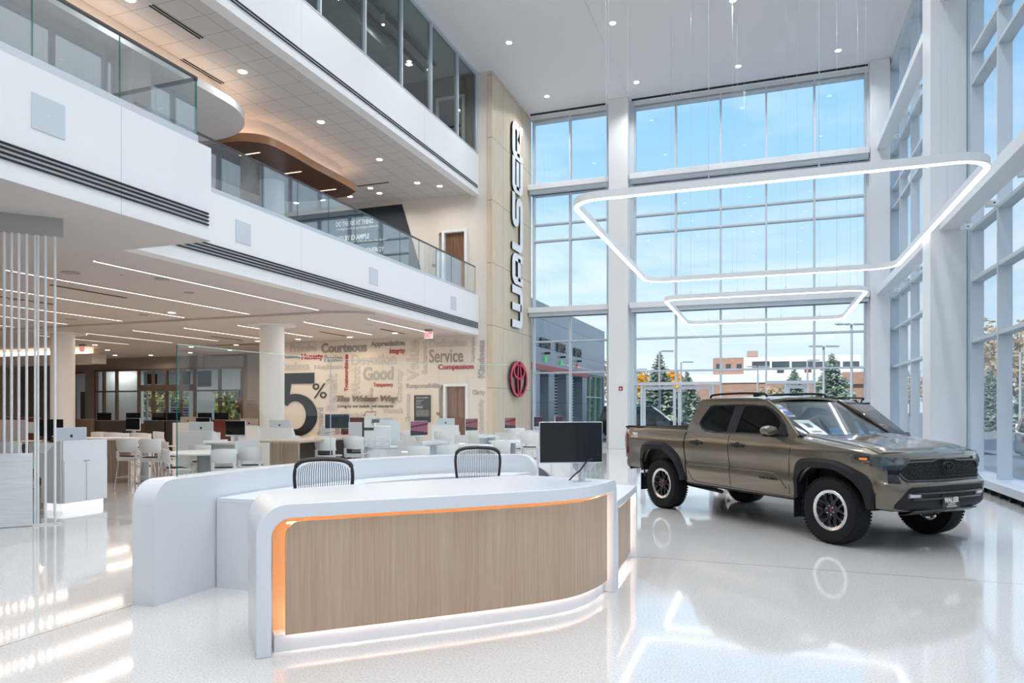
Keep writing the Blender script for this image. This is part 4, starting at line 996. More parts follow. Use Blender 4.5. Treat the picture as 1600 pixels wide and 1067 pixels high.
# small black monitors at the service desk beyond
for i,px in enumerate((163,208,249,272,320,346)):
    x,y=at(px,27.6); t=thing('service_monitor','small black service desk monitor, %s from the left below the entrance glazing'%('first','second','third','fourth','fifth','sixth')[i],'monitor',(x,y,1.02),V,'small black monitors on the service desk')
    B().box(-.27,.27,-.02,.02,.08,.40).build('display',M_screen,t); B().box(-.05,.05,-.02,.04,0,.1).build('stand',M_black,t)
t=thing('service_desk','long dark service desk below the glazed entrance','desk')
x0,y0=at(140,27.4); x1,y1=at(372,27.4); dv=Vector((x1-x0,y1-y0)); m=Matrix.Translation((x0,y0,0))@Matrix.Rotation(math.atan2(dv.y,dv.x),4,'Z')
B().box(0,dv.length,0,.5,0,.98).xf(m).build('body',mat('brown_laminate',(0,0,0)),t); B().box(-.03,dv.length+.03,-.05,.55,.98,1.02).xf(m).build('top',M_greyoak,t)
# ================================================================ screen of white rods at left
t=thing('rod_screen','screen of tall white vertical rods rising from a low white textured panel','screen')
P0=Vector((-9.78,6.54)); P1=Vector((-9.27,7.08)); dr=(P1-P0)
def rodp(s): return P0+dr*s
for i,s in enumerate((.04,.15,.26,.37,.49,.62,.665,.78,.93)):
    p=rodp(s); B().cyl(p.x,p.y,1.0 if s<.58 else .02,4.0,.017 if s not in(.62,.665) else .015,12).build('rod',M_steel,t)
p=rodp(-.6); q=rodp(.585); dd=dr.normalized(); nn=Vector((-dd.y,dd.x))*.05
def f_wave(t_,tc): return ramp(t_,noise(t_,tc,1.,3.,(3,3,22.)),[(.3,(.70,.75,.78)),(.7,(.78,.82,.84))])
M_wave=base_tex('rippled_white_panel',.45,f_wave)
wt=M_wave.node_tree; bp=N(wt,'ShaderNodeBump',inp={'Strength':.35,'Distance':.02}); wv=noise(wt,N(wt,'ShaderNodeTexCoord'),1.,2.,(4,4,26.)); wt.links.new(wv,bp.inputs['Height']); wt.links.new(bp.outputs[0],wt.nodes['Principled BSDF'].inputs['Normal'])
B().prism([tuple(p),tuple(q),tuple(q-nn),tuple(p-nn)],0.01,1.0).build('textured_panel',M_wave,t)
for i,s in enumerate((-.5,-.39,-.28,-.17,-.06)):
    p_=rodp(s); B().cyl(p_.x,p_.y,1.0,4.0,.017,12).build('rod',M_steel,t)
p=rodp(-.6); q=rodp(1.06); nn=nn*.5
B().prism([tuple(p+nn*2),tuple(q+nn*2),tuple(q-nn*2),tuple(p-nn*2)],4.0,4.25).build('ceiling_track',mat('grey_track',(.40,.39,.38),.6),t)
B().prism([tuple(rodp(.58)+nn),tuple(q+nn),tuple(q-nn),tuple(rodp(.58)-nn)],0,.02).build('floor_track',M_steel,t)
# ================================================================ glazed entrance at far left (wall plane Y=28)
b=B(); b.box(-40,-35.6,28,28.2,0,4.25); b.box(-34.73,-33.98,28,28.2,0,4.25); b.box(-24.2,-18.4,28,28.2,0,4.25); b.box(-35.6,-34.73,28,28.2,3.54,4.25); b.box(-33.98,-24.2,28,28.2,3.65,4.25); struct('wall_entrance',b,M_tan)
t=sthing('window_9')
XS=(-33.94,-33.37,-32.46,-30.91,-29.94,-29.03,-28.1,-27.2,-25.61,-24.24)
M_brf=mat('bronze_window_frame',(.17,.12,.09),.5,.3)
f=B()
for x in XS: f.box(x-.05,x+.05,27.95,28.1,0,3.65)
for a,c in zip(XS,XS[1:]):
    f.box(a+.05,c-.05,27.95,28.1,3.55,3.65)
    if c<=-30.9 or a>=-27.3: f.box(a+.05,c-.05,27.95,28.1,2.44,2.52)
    else: f.box(a+.05,c-.05,27.93,28.12,2.48,2.80)
f.box(-35.6,-34.73,27.95,28.1,3.48,3.54)
f.build('window_frame',M_brf,t); B().box(-33.95,-24.2,28.02,28.03,0,3.6).box(-35.6,-34.73,28.02,28.03,0,3.5).build('pane',glass('entrance_glass',(.92,.95,.95),.04,.4),t)
struct('wall_dark_room',B().box(-35.7,-34.6,28.5,28.6,0,2.5),M_black)
struct('floor_reception_lane',B().box(-45,-18.4,28.05,33.8,-.3,-.01),mat('grey_concrete',(.42,.42,.42),.5))
struct('ceiling_lane',B().box(-45,-18.4,28.2,34.4,3.9,4.1),M_ceil)
struct('wall_lane_left',B().box(-45,-34.6,31.5,31.7,0,3.9).box(-45,-44.8,28.2,34,0,3.9),M_white)
struct('wall_lane_right',B().box(-33.2,-31.6,33.9,34.1,0,3.9).box(-29.5,-18.4,33.9,34.1,0,3.9).box(-31.6,-29.5,33.9,34.1,2.6,3.9).box(-18.6,-18.4,28.2,34,0,3.9),M_white)
struct('wall_lane_header',B().box(-40,-33.2,33.9,34.1,3.1,3.9),M_white)
for i,(x,y) in enumerate(((-36,31),(-32.5,31),(-29,31.),(-26,31.),(-22,31))):
    t=thing('strip_light','long white strip light in the service lane ceiling, %s from left'%('first','second','third','fourth','fifth')[i],'ceiling light',group='strip lights in the service lane')
    B().box(x-1.1,x+1.1,y-.06,y+.06,3.85,3.89).build('diffuser',M_led,t); area('strip_lamp',(x,y,3.8),2.,.1,24)
t=thing('shutter_door','slatted see-through shutter door beyond the glazed entrance','shutter')
for k in range(19): 
    B().box(-38.6,-33.3,33.92,33.97,.25+k*.155,.25+k*.155+.045).build('slat',M_white,t)
B().box(-38.6,-38.5,33.9,34,0,3.09).box(-36.8,-36.72,33.9,34,0,3.09).box(-35.0,-34.92,33.9,34,0,3.09).box(-33.38,-33.22,33.9,34,0,3.09).build('post',M_white,t)
def tv(x,y,z,w_,h_,rz,lab,m):
    t=thing('wall_screen',lab,'television',(x,y,z),rz); B().box(-w_/2,w_/2,-.03,.03,-h_/2,h_/2).build('housing',M_black,t); B().box(-w_/2+.02,w_/2-.02,-.035,-.03,-h_/2+.02,h_/2-.02).build('display',m,t); B().cyl(-.0,0,h_/2,4.25-z if y<28 else 3.9-z,.02,8).build('mount',M_black,t)
M_tv=mat('blue_black_display',(.008,.022,.04),.15)
tv(-26.0,27.4,3.05,.95,.80,-.15,'hanging dark blue screen right of the entrance doors',M_tv); tv(-28.7,28.9,3.15,.5,.8,.6,'hanging dark screen edge-on over the entrance doors',M_tv)
tv(-31.7,29.6,3.2,.5,.55,.5,'small black hanging screen left of the entrance doors',M_screen)
t=thing('framed_picture','tall sunset picture inside the entrance glazing','picture')
def f_sun(t_,tc):
    sp_=N(t_,'ShaderNodeSeparateXYZ'); t_.links.new(tc.outputs['Object'],sp_.inputs[0]); q=mth(t_,'DIVIDE',mth(t_,'SUBTRACT',sp_.outputs[2],1.35),1.15)
    return ramp(t_,q,[(0,(.02,.04,.10)),(.35,(.35,.06,.03)),(.45,(.55,.16,.04)),(.6,(.35,.06,.10)),(.8,(.02,.06,.25)),(1,(.01,.03,.12))])
B().box(-24.62,-24.26,28.2,28.24,1.35,2.5).build('canvas',base_tex('sunset_print',.5,f_sun),t); B().box(-24.64,-24.24,28.24,28.27,1.33,2.52).build('frame',M_black,t)
# ================================================================ vehicles
M_olive=mat('olive_bronze_car_paint',(.150,.125,.090),.28,.55,coat=1.,crough=.02)
M_flare=mat('black_fender_plastic',(.012,.012,.015),.55,spec=.3)
M_rub=mat('tyre_rubber',(.009,.009,.010),.8,spec=.3)
M_gloss=mat('gloss_black_trim',(.008,.008,.010),.12,spec=.6)
M_wshield=glass('windscreen_glass',(.86,.92,.91),.16,.8)
M_priv=glass('privacy_glass',(.30,.32,.34),.035,.4)
M_int=mat('dark_cabin_trim',(.012,.012,.014),.7)
def ss(a,b,x): t=max(0.,min(1.,(x-a)/(b-a))); return t*t*(3-2*t)
def wheel(parent,x,y,side,R=.40,rim=.235,detail=True,alloy=None):
    """side -1: outer face toward -Y"""
    mp=lambda a,b,h:(x+a,y+side*h,R+b)
    w=.125
    pr=[(rim,w*.55),(rim+.02,w*.86),(R*.80,w*1.04),(R*.93,w*.98),(R*.985,w*.80),(R,w*.6),(R,-w*.6),(R*.985,-w*.85),(R*.80,-w*1.04),(rim,-w*.8)]
    t=B(); t.lathe(pr,56,mp)
    if detail:
        for k in range(60):
            a=2*PI*k/60
            for h0,h1,da in ((.45,1.02,0),(-.35,.30,.06),(-1.02,-.5,0)):
                vs=[]
                for aa in (a+da-.030,a+da+.030):
                    for rr in (R*.965,R+.003 if abs(h0)<.4 else R*.990):
                        for h in (h0*w,h1*w): vs.append(mp(rr*math.cos(aa),rr*math.sin(aa),h))
                t.add(vs,[(0,1,3,2),(4,6,7,5),(0,4,5,1),(2,3,7,6),(0,2,6,4),(1,5,7,3)])
    tyre=t.build('wheel',M_rub,parent,smooth=35)
    r=B(); r.lathe([(rim-.030,w*.78),(rim+.004,w*.88),(rim+.012,w*.82),(rim+.006,-.02),(rim-.03,-.02),(rim-.03,w*.5)],56,mp).build('rim',alloy or mat('machined_alloy',(.72,.73,.75),.22,.9),tyre)
    if not detail:
        B().lathe([(0,w*.35),(rim-.02,w*.35),(rim-.02,w*.2),(0,w*.2)],32,mp,False).build('wheel_face',M_black,tyre)
        s_=B()
        for k in range(5):
            a=2*PI*k/5; s_.prism([(a_,b_) for a_,b_ in ((0,-.03),(rim-.01,-.045),(rim-.01,.045),(0,.03))],w*.36,w*.7,lambda a_,b_,h,a=a:mp(a_*math.cos(a)-b_*math.sin(a),a_*math.sin(a)+b_*math.cos(a),h))
        s_.build('spokes',alloy or mat('machined_alloy',(0,0,0)),tyre); return
    sp_=B()
    for k in range(6):
        a=2*PI*k/6+.2
        def P2(u,v,h,a=a): return mp(u*math.cos(a)-v*math.sin(a),u*math.sin(a)+v*math.cos(a),h)
        sp_.prism([(.04,-.035),(.12,-.028),(.12,.028),(.04,.035)],w*.3,w*.62,P2)
        for s in (1,-1):
            q=[(.115,-.002*s),(.115,s*.03),(rim-.03,s*.088),(rim-.005,s*.082),(rim-.005,s*.046),(rim-.04,s*.046)]
            sp_.prism(q if s>0 else q[::-1],w*.42,w*.70,P2)
    sp_.lathe([(0,w*.66),(.06,w*.66),(.075,w*.5),(.075,w*.1),(0,w*.1)],32,mp,False)
    sp_.build('spokes',M_gloss,tyre,smooth=30)
    n_=B()
    for k in range(12):
        a=2*PI*k/12+.2+PI/12
        def P2(u,v,h,a=a): return mp(u*math.cos(a)-v*math.sin(a),u*math.sin(a)+v*math.cos(a),h)
        n_.prism([(rim-.042,-.004),(rim-.004,-.016),(rim-.004,.016),(rim-.042,.004)],w*.60,w*.80,P2)
    n_.build('rim_notches',mat('machined_alloy',(0,0,0)),tyre)
    l=B()
    for k in range(6):
        a=2*PI*k/6+.72; l.lathe([(0,.02),(.009,.02),(.011,0)],10,lambda a_,b_,h,a=a:mp(.052*1.0*math.cos(a)+a_,.052*math.sin(a)+b_,w*.62+h),False)
    l.build('lug_nuts',M_chr,tyre)
    B().box(x-.008,x+.008,y+side*(w*.665),y+side*(w*.68),R-.03,R+.03).build('centre_badge',M_red,tyre)
    B().lathe([(.02,-.03),(rim-.05,-.03),(rim-.05,-.05),(.02,-.05)],32,mp).build('brake_disc',mat('dark_steel',(.10,.10,.11),.4,.8),tyre)
def body(parent,paint,cfg):
    """both flanks of a vehicle: grid columns from zlow(x) to ztop(x)"""
    xs=cfg['xs']; zl=cfg['zlow']; zt=cfg['ztop']; yf=cfg['y']; nr=cfg.get('rows',16)
    for s,nm in ((-1,'right'),(1,'left')):
        b=B(); n=len(xs)-1
        b.sheet(lambda u,v,o:(xs[round(u*n)],s*(yf(xs[round(u*n)],zl(xs[round(u*n)])+(zt(xs[round(u*n)])-zl(xs[round(u*n)]))*v)-o),zl(xs[round(u*n)])+(zt(xs[round(u*n)])-zl(xs[round(u*n)]))*v),n,nr,.03)
        b.build('body_side',paint,parent,smooth=28)
def arcz(x,c,r,zc,flat=1.):
    d=abs(x-c)
    return zc+ (max(0,1-(d/r)**2.6))**(1/2.3)*r*flat if d<r else None
def truck():
    T=thing('pickup_truck','olive bronze crew cab pickup truck with black fender flares parked on the showroom floor','pickup truck',(.183,11.05,0),math.atan2(-.716,.698))
    RW,FW=-1.60,1.71
    AR=.56
    def zlow(x):
        a=arcz(x,RW,AR,.42,1.0); 
        if a: return max(a,.46)
        a=arcz(x,FW,AR,.37,1.0)
        if a: return max(a,.46)
        if x<RW: return .60+.16*ss(-2.1,-2.7,x)
        return .47
    def ztop(x):
        if x<-1.0: return lerpl(x,[(-2.72,1.285),(-2.6,1.30),(-1.0,1.275)])
        return lerpl(x,[(-1.0,1.26),(-.9,1.25),(1.10,1.245),(1.5,1.195),(2.0,1.135),(2.3,1.09)])
    def yf(x,z):
        y=lerpl(z,[(.44,.855),(.52,.885),(.66,.905),(.735,.915),(.76,.900),(.86,.905),(1.0,.925),(1.10,.925),(1.19,.905),(1.25,.880),(1.31,.87)])
        bu=.040*ss(.60,1.0,z)*(1-ss(1.12,1.27,z)*.75)
        y+=bu*math.exp(-((x-RW)/.62)**4)+ (bu+.008)*math.exp(-((x-FW)/.60)**4)
        if x>1.0: y-=.008*ss(1.0,1.2,x)
        y*=1-.11*max(0,(x-2.0)/.6)**2-.05*max(0,(-2.45-x)/.3)**2
        return y
    xs=sorted(set([round(-2.73+.065*i,4) for i in range(78) if -2.73+.065*i<=2.26]+[2.26]+[round(c+s*AR*k,4) for c in (RW,FW) for s in (1,-1) for k in (.999,.98,.94,.88,.8,.7)]+[RW-AR-.005,RW+AR+.005,FW-AR-.005,FW+AR+.005]))
    xs=[x for x in xs if x<=2.2601]
    body(T,M_olive,dict(xs=xs,zlow=zlow,ztop=ztop,y=yf))
    # ---- front plan curve (right half), mirrored for left
    y226=yf(2.26,.9)
    PC=Path([(2.26,.0+y226),(2.36,.845),(2.445,.74),(2.50,.56),(2.53,.30),(2.54,0.0)],8)
    ZW=[(.40,.16),(.46,.05),(.52,0.),(.70,-.02),(.765,-.015),(.80,.03),(.84,.055),(1.0,.055),(1.06,.07),(1.10,.12),(1.125,.19)]
    def fs(t,z,off=0.):
        """t: 0 right corner .. 1 centre .. 2 left corner ; negative runs along the right flank"""
        if t<0 or t>2:
            q=-t if t<0 else t-2; x=2.26-q*PC.L; s=-1 if t<0 else 1
            return Vector((x,s*(yf(x,z)+off),z))
        s=-1
        if t>1: t=2-t; s=1
        p=PC.at(t); a=PC.at(max(0,t-.02)); b_=PC.at(min(1,t+.02)); d=(b_-a).normalized(); n=Vector((-d.y,d.x)) 
        if n.x<0: n=-n
        w_=lerpl(z,ZW)*ss(-.05,.25,t); n=(n*(1-ss(.8,1,t))+Vector((1,0))*ss(.8,1,t)).normalized()
        q=p+n*(off-w_); 
        dy=0
        if t<.06 and False: pass
        yy=q.y
        if t==0: yy=yf(2.26,z)+off
        return Vector((q.x,s*yy,z))
    def tz(y): # t for a given |y| on the right half
        lo,hi=0.,1.
        for _ in range(30):
            m_=(lo+hi)/2
            if -fs(m_,.9).y>abs(y): lo=m_
            else: hi=m_
        return lo
    def zlo_f(t): tt=min(t,2-t); return lerpl(tt,[(0,.50),(.2,.47),(.35,.46),(.6,.45),(1,.45)])
    zs=[0,.08,.16,.24,.35,.5,.58,.66,.74,.8,.88,.95,1.]
    def nose(u,v,o):
        t=2*u; z0=zlo_f(t); tt=min(t,2-t); z1=lerpl(tt,[(0,1.095),(.15,1.10),(1,1.125)]); return fs(t,z0+(z1-z0)*v,-o)
    B().sheet(nose,56,26,.03).build('front_fascia',M_olive,T,smooth=30)
    def patch(t0,t1,zl,zh,off,name,m,nt=24,nz=8,th=.012,parent=T,smooth=30):
        return B().sheet(lambda u,v,o:fs(t0+(t1-t0)*u,zl(t0+(t1-t0)*u)+(zh(t0+(t1-t0)*u)-zl(t0+(t1-t0)*u))*v,off-o),nt,nz,th+off).build(name,m,parent,smooth=smooth)
    ft=lambda t:min(t,2-t)
    # grille: hexagon
    g0=tz(.70); g1=tz(.60)
    zh=lambda t:lerpl(ft(t),[(g0,.91),(g1,1.035),(.98,1.045)]); zl=lambda t:lerpl(ft(t),[(g0,.90),(g1,.79),(1,.785)])
    patch(g0,2-g0,zl,zh,.004,'grille_surround',M_flare,40,8)
    gi=B()
    for r_ in range(6):
        z=.82+.036*r_
        for k in range(24):
            t=g0+.05+(2-2*g0-.10)*(k+(.5 if r_%2 else 0))/24.
            if t>2-g0-.05 or not(zl(t)+.012<z<zh(t)-.02): continue
            a=fs(t,z,.006); n_=(fs(t,z,.05)-a).normalized(); h_=Vector((0,0,1)); s_=n_.cross(h_)
            pts=[a+s_*.024*math.cos(PI*q/3)+h_*.017*math.sin(PI*q/3) for q in range(6)]
            gi.tube(pts,.0042,4,closed=True)
    gi.build('grille_mesh',mat('satin_black_mesh',(.014,.014,.016),.45),T)
    gt_=B(); pts=[fs(g0+.03+(2-2*g0-.06)*k/30,lerpl(ft(g0+.03+(2-2*g0-.06)*k/30),[(g0,.90),(g1,1.01),(.80,1.015),(.84,1.035),(1,1.035)]),.012) for k in range(31)]; gt_.tube(pts,.011,6)
    pts=[fs(g0+.03+(2-2*g0-.06)*k/30,zl(g0+.03+(2-2*g0-.06)*k/30)+.012,.012) for k in range(31)]; gt_.tube(pts,.009,6)
    gt_.build('grille_bars',mat('dark_chrome_trim',(.10,.10,.11),.25,.7),T)
    em=emblem(.18,.018); em.xf(Matrix.Translation((2.54-.04+.02,0,.955))@Matrix.Rotation(PI/2,4,'Z')@Matrix.Rotation(PI/2,4,'X')); em.build('front_emblem',mat('dark_chrome_trim',(0,0,0)),T,smooth=0)
    # lower intake
    a0=tz(.74); a1=tz(.60)
    zh2=lambda t:lerpl(ft(t),[(a0,.54),(a1,.735),(1,.745)]); zl2=lambda t:lerpl(ft(t),[(a0,.50),(a1,.465),(1,.46)])
    patch(a0,2-a0,zl2,zh2,.004,'lower_intake',M_flare,40,8)
    for z in (.60,.665): 
        B().tube([fs(a1+.03+(2-2*a1-.06)*k/24,z,.012) for k in range(25)],.010,6).build('intake_bar',M_gloss,T)
    for s in (0,1):
        t0=tz(.62) if not s else 2-tz(.62); t1=tz(.46) if not s else 2-tz(.46)
        patch(min(t0,t1),max(t0,t1),lambda t:.615,lambda t:.665,.014,'fog_lamp',mat('fog_lens',(.22,.23,.25),.12,.3),6,3)
        patch(min(t0,t1)+.02,max(t0,t1)-.02,lambda t:.625,lambda t:.655,.018,'fog_bulb',mat('fog_bulb',(.5,.48,.5),.2,es=.08,ec=(1,.85,.95)),6,3)
    # skid plate
    b=B(); b.sheet(lambda u,v,o:(2.28+.22*v,(-.50+1.0*u)*(1+.1*v),.385+.07*v**1.5+o),10,4,.012)
    b.build('skid_plate',M_alu if 0 else mat('dark_skid_plate',(.08,.085,.09),.35,.5),T)
    b=B()
    for k in range(7): y_=-.48+k*.16; b.tube([(2.50,y_,.462),(2.30,y_,.40)],.012,6)
    b.build('skid_ribs',M_gloss,T)
    # plate
    p=B().box(2.555,2.565,-.155,.155,.485,.64).build('licence_plate',M_gloss,T,bevel=.003)
    wh=mat('white_vinyl_letter',(0,0,0))
    onwall(text('WALSER',.25,.065,.003,.04),2.567,0,.575,'+x').build('lettering',wh,p,smooth=0); onwall(text('walser.com',.13,.018,.003,.02),2.567,0,.530,'+x').build('lettering',wh,p,smooth=0); onwall(text('TOYOTA',.18,.020,.003,.03),2.567,0,.502,'+x').build('lettering',wh,p,smooth=0)
    # headlamps
    for s in (0,1):
        f=(lambda t:t) if not s else (lambda t:2-t)
        ta=-.27; tb=tz(.55)
        zh3=lambda t:lerpl(ft(t),[(-.27,1.085),(0,1.075),(tb,1.055)]); zl3=lambda t:lerpl(ft(t),[(-.27,1.075),(.02,.955),(.12,.92),(tb-.10,.925),(tb,1.03)])
        h=patch(f(ta) if not s else f(tb),f(tb) if not s else f(ta),zl3,zh3,.016,'headlamp',mat('dark_headlamp_glass',(.02,.022,.026),.05,spec=.8,coat=1.),70,6)
        q0,q1=(.07,.16); q=patch(f(q0) if not s else f(q1),f(q1) if not s else f(q0),lambda t:.965,lambda t:1.03,.020,'lamp_lens',mat('blue_grey_lamp_lens',(.05,.09,.10),.08,.3,spec=.8),6,4,parent=h)
        q0,q1=(.24,.36); patch(f(q0) if not s else f(q1),f(q1) if not s else f(q0),lambda t:.975,lambda t:1.03,.020,'lamp_reflector',mat('lamp_reflector',(.15,.16,.17),.15,.6),6,4,parent=h)
        q0,q1=(-.12,-.03); patch(f(q0) if not s else f(q1),f(q1) if not s else f(q0),lambda t:1.03,lambda t:1.055,.020,'amber_marker',mat('amber_lens',(.75,.22,.03),.15,es=.25,ec=(1,.25,.02)),6,3,parent=h)
        q0,q1=(.16,.30); patch(f(q0) if not s else f(q1),f(q1) if not s else f(q0),lambda t:.78,lambda t:.925,.003,'side_vent',M_gloss,8,6)
    # ---- hood
    def hood(u,v,o):
        yy=(2*v-1); t=v*2
        xf_=fs(t,1.10).x-.055; x=1.14+(xf_-1.14)*u
        hw=yf(x,ztop(x)) 
        y=yy*hw*.985; a=abs(yy)
        z=ztop(x)+ .050*ss(1.0,.80,a) -.012*ss(.60,.45,a)*ss(0.,.5,1-u+.3) +.010*(1-a*a)
        z-= .030*ss(.86,1.,u)
        return (x,y,z-o)
    B().sheet(hood,30,40,.03).build('hood',M_olive,T,smooth=25)
    ln=B()
    for s in (-1,1): ln.tube([ (lambda q:(q[0],q[1],q[2]+.001))(hood(k/16,.5+s*.435,0)) for k in range(17)],.0035,5)
    ln.build('panel_gap',M_gloss,T)
    # ---- cab
    def cy(z): return .865-(z-1.25)*.42
    def wsx(y,z): k=(z-1.26)/(1.715-1.26); return 1.19+(.42-1.19)*k+.10*(1-(y/.75)**2)*(1-.5*k)
    def ws(u,v,o): 
        z=1.255+.465*v; hw=cy(z)-.035; y=(2*u-1)*hw; return (wsx(y,z)-o*.5,y,z-o+.042*v*v*(1-(2*u-1)**2.)+.012*v)
    B().sheet(ws,16,10,.008).build('windscreen',M_wshield,T,smooth=60)
    edge=B()
    for s in (0,1): edge.tube([ws(s,k/8,-.004) for k in range(9)],.012,6)
    edge.tube([ws(k/12,0,-.004) for k in range(13)],.014,6); edge.build('windscreen_seal',M_gloss,T)
    def roof(u,v,o):
        x=.46-1.46*u; yy=2*v-1; z=1.735+.012*math.sin(PI*min(1,u*1.1+.0))+.045*(1-abs(yy)**2.6); z-=.012*ss(.10,0.,u)+.03*ss(.93,1.,u)
        x+= .09*(1-yy*yy)*ss(.2,0,u); hw=.675-.02*ss(.8,1,u); z0=1.725
        return (x,yy*hw,z-o)
    B().sheet(roof,20,20,.03).build('roof',M_olive,T,smooth=40)
    outer=[(1.17,1.235),(1.09,1.31),(.93,1.43),(.74,1.56),(.56,1.66),(.40,1.72),(.22,1.745),(-.15,1.752),(-.7,1.748),(-.93,1.735),(-.985,1.70),(-1.03,1.40),(-1.06,1.235)]
    dlo=[(1.00,1.265),(.90,1.385),(.76,1.50),(.60,1.59),(.44,1.645),(.2,1.66),(-.15,1.665),(-.60,1.655),(-.68,1.64),(-.755,1.52),(-.80,1.42),(-.80,1.385),(-.73,1.32),(-.62,1.275),(-.4,1.262)]
    wf=[(.80,1.275),(.80,1.43),(.70,1.505),(.55,1.59),(.42,1.63),(.08,1.642),(.035,1.62),(.02,1.275)]
    wfq=[(.97,1.275),(.86,1.40),(.83,1.42),(.83,1.275)]
    wr=[(-.17,1.275),(-.155,1.645),(-.58,1.638),(-.65,1.62),(-.73,1.50),(-.775,1.415),(-.775,1.39),(-.71,1.33),(-.61,1.29),(-.4,1.275)]
    for s in (-1,1):
        def place(b,off,s=s):
            b.v=[(v[0],s*(cy(v[1])+off+v[2]*s*0),v[1]+v[2]*0) if 0 else (v[0],s*(cy(v[1])+off+v[2]),v[1]) for v in b.v]; return b
        place(flatmesh([outer,dlo],.03),-.012).build('cab_side',M_olive,T,smooth=0)
        place(flatmesh([dlo,wf,wr],.012),-.006).build('window_trim',M_flare,T,smooth=0)
        for pl,nm in ((wf,'front_window'),(wr,'rear_window')): place(flatmesh([pl],.006),-.012).build(nm,M_priv,T,smooth=0)
        e=B(); e.tube([(x_,s*(cy(z_)+.001),z_) for x_,z_ in dlo],.009,6,closed=True); e.build('window_seal',M_gloss,T)
        # roof side gutter
        B().tube([(x_,s*(cy(z_)-.012),z_+.0) for x_,z_ in outer[5:11]],.016,6).build('roof_gutter',M_olive,T)
        B().tube(crom([(1.14,s*.835,1.26),(.92,s*.78,1.45),(.72,s*.73,1.585),(.45,s*.675,1.715)],5),.019,8).build('windscreen_pillar',M_olive,T)
        B().tube(crom([(.32,s*.56,1.775),(.25,s*.57,1.815),(-.2,s*.58,1.83),(-.75,s*.575,1.815),(-.85,s*.565,1.775)],5),.017,8).build('roof_rail',M_flare,T)
    B().box(-1.06,-1.03,-.80,.80,1.0,1.30).build('cab_back',M_olive,T)
    B().sheet(lambda u,v,o:(-1.045+.05*v-o,(2*u-1)*(cy(1.26+.46*v)-.02),1.26+.46*v),6,4,.012).build('back_window',M_priv,T)
    B().prism([(-.35,1.79),(-.47,1.855),(-.52,1.855),(-.53,1.79)],-.018,.018,lambda a,z,h:(a,h,z)).build('roof_antenna',M_flare,T,bevel=.006)
    # interior
    it=B(); it.box(.75,1.10,-.78,.78,.9,1.24); it.box(-1.0,1.1,-.80,.80,.5,.62); it.build('dashboard',M_int,T)
    for xx,yy in ((.05,-.38),(.05,.38),(-.72,-.38),(-.72,.38)):
        q=B(); q.prism(rrect(-.24,.24,.75,1.36,.10,5),xx-.14,xx-.02,lambda a,z,h:(h-(z-.9)*.22,yy+a,z)); q.box(xx-.14,xx+.34,yy-.24,yy+.24,.62,.80); q.prism(rrect(-.13,.13,1.38,1.58,.06,5),xx-.22,xx-.14,lambda a,z,h:(h,yy+a,z)); q.build('seat',M_int,T,smooth=30)
    B().tube([(.62+.07*math.sin(a),.38+.18*math.cos(a),1.18+.17*math.sin(a)) for a in [2*PI*k/24 for k in range(24)]],.014,6,closed=True).build('steering_wheel',M_int,T)
    # papers behind the windscreen
    def on_ws(y,z,off): 
        x=wsx(y,z); return (x+off*.5,y,z+off)
    def paper(name,y0,y1,z0,z1,m,off=.002,sk=0):
        return B().sheet(lambda u,v,o:on_ws(y0+(y1-y0)*u+sk*v,z0+(z1-z0)*v,off-o),6,6,.002).build(name,m,T)
    pw=mat('white_paper',(.80,.81,.83),.6)
    paper('window_sticker',-.66,-.42,1.275,1.455,pw,.004); paper('sticker_picture',-.58,-.50,1.36,1.41,mat('grey_print',(.12,.13,.16),.6),.007)
    for k in range(5): paper('sticker_text',-.60+.0,-.46,1.30+.012*k,1.304+.012*k,mat('grey_print',(0,0,0)),.007) if k<2 else None
    paper('price_label',-.655,-.545,1.50,1.66,pw,.004); paper('price_label_band',-.645,-.555,1.515,1.57,mat('blue_print',(.05,.10,.55),.5),.007); paper('price_label_band',-.645,-.555,1.60,1.615,mat('blue_print',(0,0,0)),.007)
    # ---- bed
    b=B(); b.box(-2.68,-1.08,-.80,.80,.70,.74); b.box(-2.68,-1.08,-.83,-.80,.74,1.27); b.box(-2.68,-1.08,.80,.83,.74,1.27); b.box(-1.11,-1.08,-.80,.80,.74,1.27); b.build('cargo_bed',M_flare,T)
    for s in (-1,1):
        B().sheet(lambda u,v,o:(-2.71+1.66*u,s*(.795+.085*v),ztop(-2.71+1.66*u)+.012-o),16,2,.03).build('bed_rail',M_flare,T)
    B().sheet(lambda u,v,o:(-2.73-.02*math.sin(PI*u)+o,-.80+1.60*u,.74+.56*v),8,6,.05).build('tailgate',M_olive,T)
    for s in (-1,1):
        B().sheet(lambda u,v,o:(-2.62-.12*u**1.5-.0,s*(yf(-2.6,1.0)+.008-.11*u**2.2-o),.83+.34*v),8,4,.02).build('tail_lamp',mat('red_tail_lens',(.30,.006,.010),.12,es=.03,ec=(1,.02,.02),coat=1.),T)
    # rear bumper
    B().sheet(lambda u,v,o:((-2.58-.20*math.sin(PI*u)**.35)+o-.02*math.sin(PI*v),(-.88+1.76*u)*(1.0+.03*math.sin(PI*v)),.55+.21*v),20,6,.04).build('rear_bumper',M_olive,T,smooth=40)
    for s in (-1,1): B().sheet(lambda u,v,o:(-2.64+.40*u,s*(.905-.03*abs(v-.5)-o),.60+.16*v+.0*u),6,5,.03).build('bumper_corner',M_olive,T)
